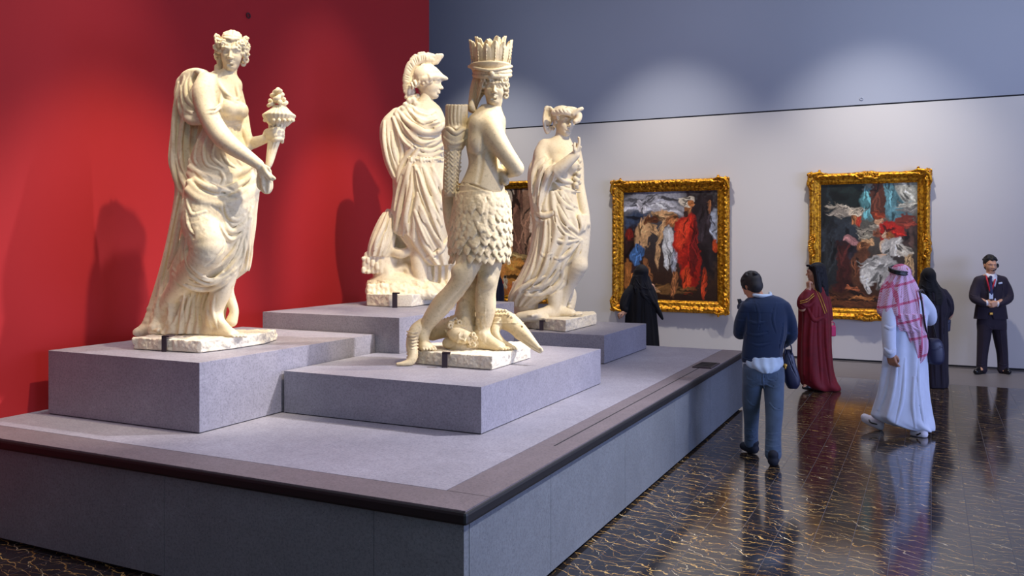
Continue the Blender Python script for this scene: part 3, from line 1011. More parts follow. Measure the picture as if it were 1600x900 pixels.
    # near arm across the body
    c.limb([(322, 128, -6, 15), (318, 145, -16, 17), (322, 168, -24, 16), (331, 190, -32, 15.5), (345, 212, -40, 15.5), (362, 228, -48, 13.5), (384, 243, -52, 10.5), (404, 257, -52, 8)], 4)
    # armband
    M = rotm(0, 0, 0)
    c.limb([(309, 172, -22, 2.2), (318, 178, -40, 2.2), (334, 176, -42, 2.2), (344, 168, -26, 2.2)], 1)
    c.limb([(308, 167, -20, 1.6), (317, 172, -38, 1.6), (333, 170, -40, 1.6), (343, 163, -26, 1.6)], 1)
    # near hand: pointing down to the right, pinching the cloth end
    w = c.pt(406, 258, -52)
    c.hand(w, [.35, -.05, -.9], [.2, .9, .1], 34 * S, (.25, .35, .5, .6), .3, 1)
    c.limb([(412, 266, -50, 3.4), (422, 274, -50, 3.2), (429, 279, -50, 2.4)], 1.5)
    c.loft([(268, 404, 420, -44, 7), (280, 402, 424, -42, 9), (292, 403, 425, -40, 9), (299, 409, 423, -40, 7), (303, 414, 420, -40, 5)], 2, [(7, 1.2, 0, .03)])
    # pitting of the thigh
    a = c.pt(285, 400, -70); b = c.pt(350, 320, 0)
    c.rough(a, b, .0022, .02, 5, 3)
    c.rough(c.pt(205, 525, 0) - np.array([.1, .3, .02]), c.pt(300, 470, 60), .008, .05, 6)
    # rough block
    z0 = 1.154
    F = [contact(208, 546, z0), contact(312, 552, z0), contact(362, 546, z0), contact(413, 538, z0), (contact(413, 538, z0)[0] + .02, 7.05), (contact(208, 546, z0)[0] + .10, 7.1)]
    rb = Clay(6.6, (190, 505, 425, 562), (-75, 110), .006)
    rock(rb, F, z0, 1.243, .012, .05, 11)
    # head, finer
    hc = Clay(6.6, (318, 40, 402, 125), (-40, 60), .0032)
    M = rotm(14, 9, 2); hg = 58 * S
    q = hc.head(hc.pt(362, 82, 6), hg, M)
    hc.limb([(354, 124, 10, 10.5), (357, 112, 8, 10), (361, 100, 10, 11)], 5)
    hair_locks(hc, q, hg, M, 12, .025, .055, seed=4)
    rd = random.Random(8)
    wreath = []
    for sg in (-1, 1):
        for i in range(8):
            a = math.radians(-60 + i * 17)
            wreath.append((sg * .38 * math.cos(a), .08 + .42 * math.sin(a), .27 + rd.uniform(-.05, .05)))
            wreath.append((sg * .41 * math.cos(a), .08 + .44 * math.sin(a), .14 + rd.uniform(-.05, .05)))
    curls(hc, q, hg, wreath, .075, 5)
    curls(hc, q, hg, [(sg * x, y, z) for sg in (-1, 1) for x, y, z in ((.34, -.16, .26), (.38, -.1, .1), (.38, .0, -.04), (.37, .1, -.16), (.3, .2, -.26), (.36, -.12, .36))], .085, 7)
    hc.chain_m([q(-.3, .15, -.2), q(-.32, .1, -.5), q(-.22, .0, -.7), q(-.1, -.15, -.95)], np.array([.09, .07, .065, .05]) * hg, .02 * hg)
    hc.chain_m([q(-.18, -.22, .36), q(0, -.3, .33), q(.18, -.22, .36)], np.array([.04, .05, .04]) * hg, .02 * hg)
    # braids on the chest
    c.limb([(339, 104, 10, 4), (339, 116, 2, 4), (343, 132, -12, 3.6), (352, 145, -18, 3), (362, 152, -18, 2.4)], 1.5)
    c.limb([(366, 128, 4, 3.4), (371, 142, -4, 3.2), (373, 156, -6, 2.6)], 1.5)
    c.blur(1)
    root = bearing_root('statue', (c.pt(310, 540, 0)[0], 6.6, z0))
    tag(root, 'cream marble statue of a woman holding a flaming torch, beside the red wall', 'statue')
    carve('figure', [c, hc], root, M_MARBLE)
    carve('rough_base', rb, root, M_ROUGH)
    bracket(root, 257, 545, z0 + .001, contact(257, 549, z0)[1] - .012, .034, .115)
    # torch: tapering stem, ribbed bowl, stone flames
    t = Clay(6.6, (405, 135, 470, 280), (-45, 40), .0036)
    t.limb([(416, 266, -20, 3.5), (421, 254, -18, 5.5), (425, 235, -12, 7.5), (430, 214, -8, 8.5), (433, 200, -6, 9), (435, 192, -6, 12)], 2)
    for i in range(12):
        a = i / 12 * 2 * math.pi
        t.limb([(418 + 2 * math.cos(a), 262, -19 + 2 * math.sin(a), 1.6), (428 + 8 * math.cos(a), 222, -10 + 8 * math.sin(a), 1.9), (434 + 12 * math.cos(a), 194, -6 + 12 * math.sin(a), 2.4)], 1)
    ctr = t.pt(436, 186, -6)
    t.loft([(197, 422, 449, -6, 13), (191, 417, 455, -6, 19), (184, 412, 460, -6, 23), (180, 411, 461, -6, 24), (176, 416, 456, -6, 20), (170, 424, 450, -6, 13), (165, 428, 446, -6, 9)], 1, [(26, .3, 0, 0)])
    rd = random.Random(3)
    for i in range(16):
        a = i / 16 * 6.283
        t.ball(436 + 22 * math.cos(a), 188, -6 + 22 * math.sin(a), 3, 1.5)
    for (x0, y0, d0, r0, r1) in ((424, 165, -10, 8, 5), (433, 160, -16, 9, 6), (444, 163, -8, 8, 5), (436, 158, 4, 9, 6), (428, 152, 0, 8, 5), (438, 150, -8, 8, 5), (433, 148, -2, 7, 6)):
        P = []
        for j in range(10):
            a = j * .75 + x0; rr = (r0 - 2) * (1 - j * .06)
            P.append((x0 + math.cos(a) * rr * .7, y0 - j * .9, d0 + math.sin(a) * rr * .6, r1 * .62))
        t.limb(P, 1, 2)
    carve('torch', t, root, M_MARBLE)
    return root


torch_woman()


def feathered():
    D = 6.85
    z0 = .996; zt = 1.10
    c = Clay(D, (628, 160, 826, 560), (-75, 80), .0048)
    S = c.S
    # torso seen from behind and the side
    c.loft([(164, 752, 778, 6, 12), (176, 740, 785, 6, 20), (186, 731, 790, 8, 27), (200, 728, 790, 8, 31), (215, 727, 788, 8, 32), (235, 729, 780, 8, 30), (255, 732, 781, 8, 28),
            (272, 727, 784, 8, 30), (290, 718, 788, 8, 34), (310, 714, 792, 8, 38)], 5)
    c.limb([(772, 168, 8, 11), (768, 184, 8, 16)], 6)
    # shoulder blade, spine and back muscles
    c.ball(748, 196, -16, (15, 12, 16), 8); c.ball(745, 222, -16, (12, 12, 18), 8)
    c.groove([(762, 190), (757, 212), (753, 236), (751, 262), (747, 285)], 2.6, 5, .1)
    c.groove([(729, 238), (742, 243), (756, 238)], 1.6, 4, .1)
    # near arm: shoulder, upper arm, elbow pushed out to the right, forearm folded back
    c.limb([(760, 190, -8, 17), (768, 205, -16, 18), (778, 222, -20, 16), (790, 240, -22, 14), (800, 254, -20, 13), (806, 263, -16, 12)], 6)
    c.limb([(806, 263, -14, 11.5), (796, 268, 8, 10), (784, 266, 30, 9), (772, 262, 48, 8)], 4)
    c.limb([(776, 262, 6, 7), (785, 274, -6, 7), (790, 284, -12, 6)], 3)
    # far hand beneath the elbow
    c.hand(c.pt(776, 268, 6), [.6, -.3, -.5], [.2, .9, 0], 26 * S, (.5, .6, .7, .8), .4, 1)
    # legs
    c.limb([(738, 385, -6, 20), (734, 408, -12, 18), (724, 432, -16, 16.5), (708, 456, -12, 15), (692, 474, -6, 16), (678, 492, -2, 14), (668, 506, 2, 11.5), (660, 520, 6, 10.5)], 5)
    c.limb([(768, 385, 6, 20), (766, 412, 4, 18.5), (762, 436, 2, 17), (759, 458, 4, 16), (759, 480, 6, 16), (757, 500, 8, 13), (754, 516, 10, 10.5), (753, 526, 10, 10)], 5)
    c.ball(716, 424, -22, (11, 9, 11), 6); c.ball(762, 438, -12, (10, 7, 11), 6)
    c.groove([(728, 446), (706, 470), (688, 492)], 1.6, 6, .2); c.groove([(748, 500), (750, 518)], 1.2, 4, .2)
    g = lambda x, d: [c.pt(x, 380, d)[0], c.pt(x, 380, d)[1], zt + .006]
    c.foot(c.pt(657, 520, 6), g(672, -22), 11 * S)
    c.foot(c.pt(753, 525, 10), g(796, -14), 11.5 * S)
    # tree trunk between and behind the legs
    c.limb([(745, 395, 22, 17), (737, 430, 26, 16), (731, 460, 26, 15), (727, 490, 24, 16), (724, 520, 20, 20), (722, 541, 18, 24)], 4)
    c.limb([(700, 300, 20, 10), (706, 340, 22, 13), (718, 380, 22, 14), (736, 420, 24, 14)], 4)
    # quiver: arrow bundle, leather collar, woven case
    c.loft([(166, 699, 728, 2, 14), (180, 698, 727, 2, 14), (206, 697, 726, 2, 14)], 1)
    for i in range(18):
        a = i / 18 * 6.283
        x, d = 713 + 15 * math.cos(a), 2 + 15 * math.sin(a)
        c.limb([(x + 1, 166, d, 3.2), (x, 186, d, 2.6), (711 + 14 * math.cos(a + .3), 204, 2 + 14 * math.sin(a + .3), 2.4)], 1)
    for i in range(9):
        a = i * 2.4; r = 3 + i
        c.limb([(713 + r * math.cos(a), 166, 2 + r * math.sin(a), 2.6), (713 + r * math.cos(a), 170, 2 + r * math.sin(a), 3)], .5)
    c.loft([(198, 697, 728, 2, 15), (204, 691, 732, 2, 20), (214, 690, 731, 2, 20), (224, 692, 728, 2, 18), (234, 696, 723, 2, 14)], 3)
    c.fold([(691, 206), (700, 200), (712, 208), (724, 202), (732, 205)], 3, 2); c.fold([(693, 214), (706, 224), (720, 222), (730, 214)], 2.4, 2); c.fold([(698, 228), (710, 234), (722, 230)], 2, 2)
    c.loft([(226, 694, 722, 3, 14), (250, 694, 720, 4, 13), (280, 692, 717, 6, 13), (300, 692, 716, 8, 12), (308, 694, 713, 9, 10)], 2)
    for r in range(11):
        y = 238 + r * 6.2
        for j in range(6):
            x = 697 + j * 4.2
            sgn = 1 if j % 2 else -1
            d = c.hit(x, y)
            if d is not None and abs(d + 6) < 16:
                c.limb([(x - 2.1, y + sgn * 2.6, d + .3, 1.25), (x + 2.1, y - sgn * 2.6, d + .3, 1.25)], .4, 1)
    # belt and hip cloth
    c.groove([(717, 286), (735, 288), (755, 295), (776, 303), (790, 306)], 1.5, 1.5, .3)
    c.fold([(716, 290), (735, 292), (755, 299), (778, 307)], 2.2, 2)
    # feather skirt: a full ring of overlapping plumes in rows
    skirt = np.array([(302, 713, 793, 8, 36), (325, 709, 796, 8, 40), (350, 705, 797, 8, 42), (375, 703, 796, 8, 42), (396, 706, 793, 8, 40)], float)
    c.loft(skirt, 4)
    rd = random.Random(5)
    for r in range(8):
        y = 309 + r * 12.6
        xl, xr, dc, hb = (np.interp(y, skirt[:, 0], skirt[:, k]) for k in (1, 2, 3, 4))
        nf = 25
        for j in range(nf):
            a = 2 * math.pi * (j + .5 * (r % 2)) / nf + rd.uniform(-.07, .07)
            yj = y + rd.uniform(-2.6, 2.6)
            ca_, sa_ = math.cos(a), math.sin(a)
            p = c.pt((xl + xr) / 2 + (xr - xl) / 2 * ca_ * 1.0, yj, dc + hb * sa_)
            nrm = np.array([ca_, sa_, .0])
            tl = rd.uniform(.20, .32); sk = rd.uniform(-.14, .14)
            tan = np.array([-sa_, ca_, 0])
            up = np.array([0, 0, 1.0]) * math.cos(tl) - nrm * math.sin(tl) + tan * sk; up /= np.linalg.norm(up)
            nn = np.cross(np.cross(up, nrm), up); nn /= np.linalg.norm(nn)
            la = np.cross(up, nn)
            M = np.column_stack([la, nn, up]); w = rd.uniform(6.4, 8.4)
            c.ell_m(p - up * 2 * S + nn * .3 * S, np.array([w, 2.3, 12.0]) * S, .4 * S, M)
            c.ell_m(p - up * 11 * S + nn * .2 * S, np.array([w * .45, 1.8, 5.0]) * S, 1.0 * S, M)
    c.rough(c.pt(700, 400, -60), c.pt(800, 305, 60), .0022, .02, 9, 2)
    c.rough(c.pt(700, 545, -10), c.pt(760, 400, 70), .005, .04, 19, 3)
    # head with hair and band
    hc = Clay(D, (722, 45, 808, 190), (-45, 55), .0032)
    M = rotm(3, 4, 3); hg = 57 * S
    q = hc.head(hc.pt(772, 137, 2), hg, M)
    hc.limb([(769, 186, 8, 12), (771, 172, 6, 10.5), (773, 158, 6, 12)], 6)
    hair_locks(hc, q, hg, M, 12, .03, .06, seed=6)
    curls(hc, q, hg, [(sg * x, y, z) for sg in (-1, 1) for x, y, z in ((.3, -.22, .2), (.34, -.12, .08), (.33, -.0, -.06), (.18, -.32, .28), (.34, .1, -.18), (.05, -.36, .3), (.12, -.36, .24), (.24, -.3, .16), (.29, -.2, .04))], .085, 12)
    # long hair down the back
    hc.limb([(752, 122, 20, 13), (746, 140, 22, 12), (741, 156, 22, 9), (738, 170, 18, 7)], 4)
    for i in range(5): hc.fold([(744 + i * 3, 124), (740 + i * 2.4, 146), (737 + i * 1.6, 170)], 1.8, 1.5)
    hc.limb([(738, 156, 2, 2), (737, 166, 0, 5), (741, 173, 0, 3)], 2)
    # rolled bands and flared collar
    hc.loft([(121, 745, 796, 6, 26), (117, 742, 796, 6, 28), (112, 740, 796, 6, 28), (108, 736, 797, 6, 30), (103, 733, 799, 6, 32), (101, 735, 798, 6, 30)], 2)
    for y in (117.5, 111.5):
        hc.limb([(741 + 0, y, 6, 3.4), (750, y + 1.5, -14, 3.6), (768, y + 2, -22, 3.8), (786, y + 1.5, -15, 3.6), (797, y, 4, 3.4)], 1)
    hc.ball(768, 115, -25, 4.4, 1)
    hc.limb([(733, 104, 6, 2.4), (745, 107, -18, 2.4), (766, 110, -26, 2.6), (786, 107, -19, 2.4), (799, 104, 4, 2.4)], 1)
    # crown of upright plumes
    for ring, (rx, n, top, ph) in enumerate(((26, 14, 66, 0), (18, 9, 60, .4))):
        for i in range(n):
            a = 2 * math.pi * (i + ph) / n
            ca_, sa_ = math.cos(a), math.sin(a)
            tp = top + (i * 37 % 7)
            x0, d0 = 767 + rx * ca_, 6 + rx * .9 * sa_
            x1, d1 = 767 + rx * 1.14 * ca_, 6 + rx * 1.05 * sa_
            A = hc.pt(x0, 104, d0); B = hc.pt(x1, tp + 12, d1); nr = np.array([ca_, sa_, -.1]); nr /= np.linalg.norm(nr)
            up = (B - A) / np.linalg.norm(B - A); la = np.cross(up, nr); la /= np.linalg.norm(la); nr = np.cross(la, up)
            Mx = np.column_stack([la, nr, up]); L = np.linalg.norm(hc.pt(x1, tp, d1) - A)
            hc.ell_m((A + hc.pt(x1, tp, d1)) / 2 + up * .06 * L, (8.2 * S, 3.0 * S, L * .54), .5 * S, Mx)
            hc.chain_m([A + nr * 3.4 * S, A + up * L * .85 + nr * 2.6 * S], [1.0 * S, .8 * S], .6 * S)
            for j in range(5):
                b = A + up * L * (.3 + j * .14) + nr * 3.2 * S
                for sg in (-1, 1): hc.chain_m([b, b + la * sg * 7 * S + up * 3.4 * S - nr * .8 * S], [.5 * S, .3 * S], .5 * S, cut=True)
            hc.limb([(x1, tp + 6, d1, 3.4), (x1 + 2.0 * ca_, tp, d1 + 2 * sa_, 2.6), (x1 + 4 * ca_, tp - 3, d1 + 4 * sa_, 1.3)], 1.5)
    hc.limb([(767, 104, 6, 24), (767, 88, 6, 20), (767, 78, 6, 14)], 2)
    root = bearing_root('statue', (c.pt(735, 560, 0)[0], D, z0))
    tag(root, 'stained marble statue with tall feather crown, feather skirt and quiver, on the front pedestal', 'statue')
    carve('figure', [c, hc], root, M_MARBLE_OLD)
    # rough block
    F = [contact(650, 569, z0), contact(700, 573, z0), contact(767, 579, z0), contact(829, 560, z0), (contact(829, 560, z0)[0] - .02, 7.45), (contact(650, 569, z0)[0] + .06, 7.35)]
    rb = Clay(D, (622, 500, 852, 590), (-95, 130), .0055)
    rock(rb, F, z0, zt, .008, .035, 31)
    carve('rough_base', rb, root, M_ROUGH)
    bracket(root, 695, 572, z0 + .001, contact(695, 574, z0)[1] - .012, .042, .115, .05)
    # crocodile stretched behind the feet, its snout hanging over the block
    k = Clay(D, (612, 478, 862, 580), (-55, 75), .0045)
    k.limb([(676, 520, 34, 12), (700, 512, 38, 15), (735, 500, 40, 17), (765, 498, 38, 17), (785, 499, 30, 16), (800, 506, 16, 14), (812, 517, 4, 12), (822, 526, -6, 9)], 3)
    k.limb([(812, 516, 4, 11), (824, 526, -10, 8), (836, 538, -22, 5), (846, 548, -30, 3)], 2)
    k.limb([(810, 522, 2, 8), (822, 532, -12, 6), (834, 543, -24, 4), (844, 550, -31, 2.4)], 1)
    k.groove([(812, 528), (824, 537), (836, 545), (845, 550)], 1.2, 1, .3)
    k.ball(815, 511, -2, (4.5, 4.5, 4), 1.5); k.ball(815, 511, -5.4, 1.8, .3, cut=True); k.ball(845, 545, -31, 2.6, 1)
    k.limb([(778, 504, 18, 9), (774, 520, 8, 7), (784, 534, 2, 5.5), (796, 541, -2, 4.5)], 3)
    for a, b in ((8, 3), (10, 0), (8, -4)): k.limb([(794, 540, -2, 3), (794 + a, 543 + b * .3, -4 - b, 2), (796 + a, 546, -5 - b, 1.3)], 1)
    k.limb([(676, 520, 30, 12), (668, 512, 26, 9), (664, 502, 18, 5)], 3)
    for i in range(26):
        x = 690 + i * 5
        d = k.hit(x, np.interp(x, [690, 735, 790, 822], [506, 492, 488, 520]))
        k.ball(x, np.interp(x, [690, 735, 790, 822], [501, 486, 486, 518]), 36 - i * 1.3, (2.6, 2.6, 3), 1)
    for i in range(60):
        x = 768 + (i * 37 % 50); y = 492 + (i * 13 % 26)
        d = k.hit(x, y)
        if d is not None: k.ball(x, y, d + .6, 1.7, .6)
    # tail tip curling over the near left edge
    k.limb([(660, 505, 10, 8), (650, 514, -6, 9), (645, 526, -14, 9), (643, 540, -18, 8.5), (645, 556, -24, 8), (640, 566, -30, 6.5), (630, 569, -34, 4.5), (621, 569, -36, 2.5)], 2)
    for i in range(9): k.limb([(636, 518 + i * 5, -20, 1.3), (644, 520 + i * 5, -28, 1.5), (653, 518 + i * 5, -18, 1.3)], .6)
    carve('crocodile', k, root, M_MARBLE_OLD)
    # bearded head lying behind the feet
    b = Clay(D, (684, 486, 756, 550), (-30, 50), .0036)
    M2 = rotm(-20, 8, -78); hg2 = 42 * S
    ce = b.pt(720, 523, -2)
    q2 = b.head(ce, hg2, M2)
    rd = random.Random(2)
    curls(b, q2, hg2, [(rd.uniform(-.36, .36), rd.uniform(-.1, .45), rd.uniform(.05, .5)) for _ in range(26)], .1, 9)
    curls(b, q2, hg2, [(rd.uniform(-.26, .26), rd.uniform(-.32, -.0), rd.uniform(-.62, -.34)) for _ in range(14)], .09, 10)
    b.limb([(700, 536, 8, 9), (722, 540, 4, 8), (744, 538, 8, 8)], 3)
    carve('bearded_head', b, root, M_MARBLE_OLD)
    return root


def helmeted():
    D = 9.1
    z0 = 1.305
    c = Clay(D, (560, 140, 745, 490), (-65, 70), .0062)
    S = c.S
    # torso
    c.loft([(160, 650, 680, 4, 11), (168, 630, 688, 4, 19), (178, 616, 693, 4, 26), (192, 608, 697, 2, 31), (208, 610, 697, 0, 33), (228, 616, 694, 0, 32), (245, 622, 693, 0, 31), (262, 622, 696, 0, 33), (290, 620, 700, 0, 36)], 5)
    c.limb([(661, 172, 2, 14), (665, 158, 2, 11), (668, 148, 2, 10)], 6)
    c.ball(680, 196, -22, (12, 12, 13), 7); c.ball(655, 200, -26, (13, 12, 13), 7)
    # cloak over the left shoulder and bent arm
    c.limb([(622, 182, 2, 14), (610, 196, -2, 15), (608, 212, -6, 15), (611, 232, -10, 15), (615, 252, -12, 14), (621, 272, -14, 11), (628, 284, -14, 9)], 5)
    c.limb([(628, 280, -14, 10), (640, 268, -22, 10), (654, 262, -26, 9)], 4)
    # skirt
    c.loft([(250, 622, 696, 0, 33), (280, 616, 702, 0, 38), (304, 616, 706, 0, 40), (330, 613, 712, 0, 42), (352, 613, 714, 2, 42), (366, 620, 714, 4, 40), (385, 634, 714, 6, 36), (404, 652, 712, 8, 32), (414, 668, 708, 8, 28)], 4,
           [(13, 1.8, .5, .012)])
    # cloth falling behind to the right
    c.loft([(380, 660, 714, 20, 20), (420, 664, 716, 22, 20), (460, 664, 716, 22, 20)], 3, [(16, 2, 0, .02)])
    # bare leg and foot
    c.limb([(662, 360, 2, 19), (656, 385, -6, 14), (654, 405, -8, 12.5), (656, 425, -6, 11), (660, 442, -4, 9), (662, 452, -2, 8.5)], 4)
    c.foot(c.pt(662, 450, -2), [c.pt(680, 461, -32)[0], c.pt(680, 461, -32)[1], c.pt(680, 462, -32)[2]], 9 * S)
    # stump with a lion skin and hanging cloth
    c.limb([(612, 336, 8, 10), (606, 350, 8, 16), (600, 372, 8, 20), (598, 400, 8, 22), (602, 425, 8, 20), (606, 450, 8, 22), (610, 470, 8, 26)], 4)
    c.loft([(332, 600, 616, 0, 8), (345, 592, 620, -4, 14), (365, 583, 618, -6, 18), (385, 577, 614, -8, 18), (400, 576, 606, -8, 14)], 4, [(11, 1.8, 0, .03)])
    for x in (570, 576, 582, 588, 594): c.limb([(x + 4, 398, -10, 5), (x + 1, 412, -12, 5.5), (x + 1, 424, -11, 4)], 1.5)
    for i in range(16): c.ball(568 + (i * 7) % 28, 404 + (i * 5) % 22, -16, 3.4, .8)
    c.fold([(606, 332), (600, 352), (590, 372), (582, 392)], 3.5, 2); c.fold([(612, 336), (608, 358), (604, 380), (598, 398)], 3.5, 2); c.groove([(610, 346), (604, 368), (596, 392)], 2.5, 2)
    c.limb([(606, 330, 2, 4), (616, 336, -2, 5), (621, 350, -2, 4)], 2)
    c.limb([(612, 392, -6, 7), (626, 396, -10, 8), (640, 392, -8, 7)], 4); c.limb([(598, 412, -4, 7), (606, 425, -6, 8), (600, 440, -4, 7)], 3)
    c.loft([(372, 604, 672, 16, 14), (400, 600, 676, 18, 16), (430, 598, 690, 18, 18), (450, 594, 700, 18, 20)], 4, [(13, 1.5, 0, .02)])
    # rocky ground under the feet
    for p in ([(584, 446, 0, 12), (610, 440, -4, 14), (640, 444, -4, 14), (670, 452, -6, 12), (700, 456, 0, 12)], [(580, 455, -18, 9), (605, 452, -24, 10), (640, 456, -24, 10), (676, 462, -26, 7)],
              [(618, 425, 4, 10), (634, 418, 2, 8), (644, 430, 0, 9)]): c.limb(p, 4)
    for i in range(9): c.limb([(577 + i * 7, 448, -28 + i * .3, 5), (577 + i * 7, 462, -31, 5), (577 + i * 7, 474, -31, 4)], 2)
    c.rough(c.pt(566, 480, -55), c.pt(720, 436, 55), .010, .06, 40, 3)
    # chest drapery: a mantle crossing from the shoulder in U folds
    for p, r in (([(622, 172), (636, 190), (660, 206), (684, 204), (697, 190)], 4), ([(618, 178), (632, 202), (656, 222), (680, 222), (696, 208)], 4.4), ([(636, 168), (648, 182), (664, 190), (682, 186)], 3.2), ([(644, 166), (654, 176), (668, 180), (680, 174)], 2.6),
                 ([(614, 184), (628, 214), (644, 228), (655, 230)], 4.6), ([(655, 232), (672, 236), (694, 226)], 3.6), ([(650, 240), (670, 243), (694, 236)], 3.2), ([(650, 226), (636, 244), (626, 262), (621, 284)], 4), ([(654, 232), (642, 252), (632, 272), (628, 292)], 3.6),
                 ([(600, 190), (600, 220), (606, 250), (616, 276)], 3.4), ([(612, 206), (616, 232), (622, 258)], 3.2), ([(622, 210), (628, 234), (626, 252)], 3), ([(632, 166), (626, 170), (618, 176)], 4)):
        c.fold(p, r, 3)
    for p in ([(620, 182), (634, 208), (656, 228), (690, 218)], [(618, 186), (632, 216), (648, 232)], [(606, 230), (612, 256), (618, 274)], [(640, 176), (652, 192), (672, 198), (690, 192)]): c.groove(p, 2.6, 2)
    # shoulder clasp and curls
    for x, y in ((640, 158), (646, 156), (634, 164), (650, 162), (641, 168), (630, 170)): c.ball(x, y, -12, 5, 2)
    # fringe of the bodice
    for i in range(11):
        x = 642 + i * 5
        d = c.hit(x, 250)
        if d is not None: c.limb([(x, 247, d + 1, 1.5), (x + .5, 252, d + .2, 1.7)], 1, 1)
    c.fold([(640, 246), (662, 250), (694, 247)], 2, 1.5)
    # skirt folds
    for p, r in (([(640, 258), (632, 290), (624, 325), (618, 360)], 4.6), ([(646, 262), (642, 300), (634, 335), (630, 368)], 4), ([(652, 262), (654, 300), (648, 340), (646, 372)], 4.4), ([(632, 262), (624, 290), (616, 328)], 3.4),
                 ([(648, 260), (660, 300), (676, 340), (690, 380)], 5), ([(652, 266), (668, 310), (690, 352)], 4), ([(662, 262), (678, 300), (698, 335)], 4.4), ([(676, 262), (688, 290), (700, 316)], 4), ([(648, 330), (664, 368), (682, 396)], 4.4),
                 ([(650, 350), (662, 380), (676, 402)], 3.4), ([(656, 322), (676, 362), (694, 392)], 3.6), ([(668, 402), (688, 392), (704, 368)], 3.6)):
        c.fold(p, r, 3)
    for p in ([(645, 262), (648, 300), (641, 340), (638, 372)], [(650, 270), (664, 320), (684, 370)], [(628, 275), (620, 310), (616, 345)], [(654, 340), (670, 376), (684, 400)]): c.groove(p, 3, 2.4)
    c.fold([(614, 360), (624, 366), (634, 364), (646, 376)], 3, 2)
    # head, finer
    hc = Clay(D, (622, 74, 706, 178), (-45, 50), .0044)
    M = rotm(74, 4, 0); hg = 50 * S
    q = hc.head(hc.pt(670, 130, 0), hg, M)
    hc.limb([(664, 172, 4, 11), (666, 158, 4, 9), (667, 145, 4, 10)], 5)
    hair_locks(hc, q, hg, M, 10, .03, .06, seed=9)
    curls(hc, q, hg, [(sg * .33, y, z) for sg in (-1, 1) for y, z in ((-.16, .12), (-.05, .05), (.06, -.02), (.18, -.06), (.3, -.1), (.4, -.16))] + [(0, .5, -.2), (.12, .52, -.3), (-.12, .52, -.3), (0, .55, -.42)], .1, 14)
    for x, y in ((644, 150), (640, 156), (648, 156), (652, 151)): hc.ball(x, y, 0, 5, 1.5)
    # helmet: dome, peaked visor, neck guard, tall crest
    hc.ball(665, 121, 0, (19, 19, 20), 1)
    hc.ball(664, 139, 0, (30, 30, 10), 1, cut=True) if False else None
    hc.limb([(650, 128, 0, 6), (664, 124, -18, 4), (680, 120, -14, 4), (694, 122, -2, 3), (698, 123, 0, 2.4)], 3)
    hc.limb([(650, 128, 0, 6), (664, 124, 18, 4), (680, 120, 14, 4), (694, 122, 2, 3)], 3)
    hc.limb([(672, 114, 0, 13), (684, 119, 0, 8), (694, 122, 0, 3)], 3)
    hc.limb([(682, 96, 0, 2), (672, 93, 0, 5.5), (660, 92, 0, 6.5), (648, 99, 0, 6.5), (640, 112, 0, 6), (637, 128, 0, 6), (638, 142, 0, 5), (640, 152, 0, 4)], 1.5, 4, flat=((0, 1, 0), 1.0))
    hc.limb([(688, 87, 0, 1.6), (676, 89, 0, 4), (662, 88, 0, 5), (650, 93, 0, 5.5), (640, 103, 0, 5.5), (635, 118, 0, 5), (634, 134, 0, 4.5), (636, 150, 0, 3)], 1.5)
    for i in range(22):
        a = i / 21
        P = smooth_path([(690, 87), (676, 87), (662, 84), (649, 88), (639, 100), (633, 118), (632, 134), (635, 152)], 4)
        x, y = P[int(a * (len(P) - 1))]
        nx, ny = (660 - x), (132 - y); l = math.hypot(nx, ny); nx /= l; ny /= l
        hc.limb([(x, y, 0, 3.6), (x + nx * 13, y + ny * 13, 0, 3)], .6, 1)
        hc.limb([(x + 1.8 * ny, y - 1.8 * nx, -6, 1), (x + nx * 12 + 1.8 * ny, y + ny * 12 - 1.8 * nx, -6, 1)], .6, 1, cut=True)
    hc.blur(1)
    root = bearing_root('statue', (c.pt(640, 480, 0)[0], D, z0))
    tag(root, 'cream marble statue wearing a crested helmet and long mantle, on the tallest pedestal', 'statue')
    carve('figure', [c, hc], root, M_MARBLE_PALE)
    F = [contact(573, 478, z0), contact(636, 481, z0), contact(700, 471, z0), (contact(700, 471, z0)[0], 9.75), (contact(573, 478, z0)[0] + .1, 9.65)]
    rb = Clay(D, (562, 430, 740, 492), (-60, 105), .006)
    rock(rb, F, z0, 1.43, .007, .05, 44)
    carve('rough_base', rb, root, M_ROUGH)
    bracket(root, 617, 480, z0 + .001, contact(617, 480.5, z0)[1] - .03, .05, .15, .05)
    return root


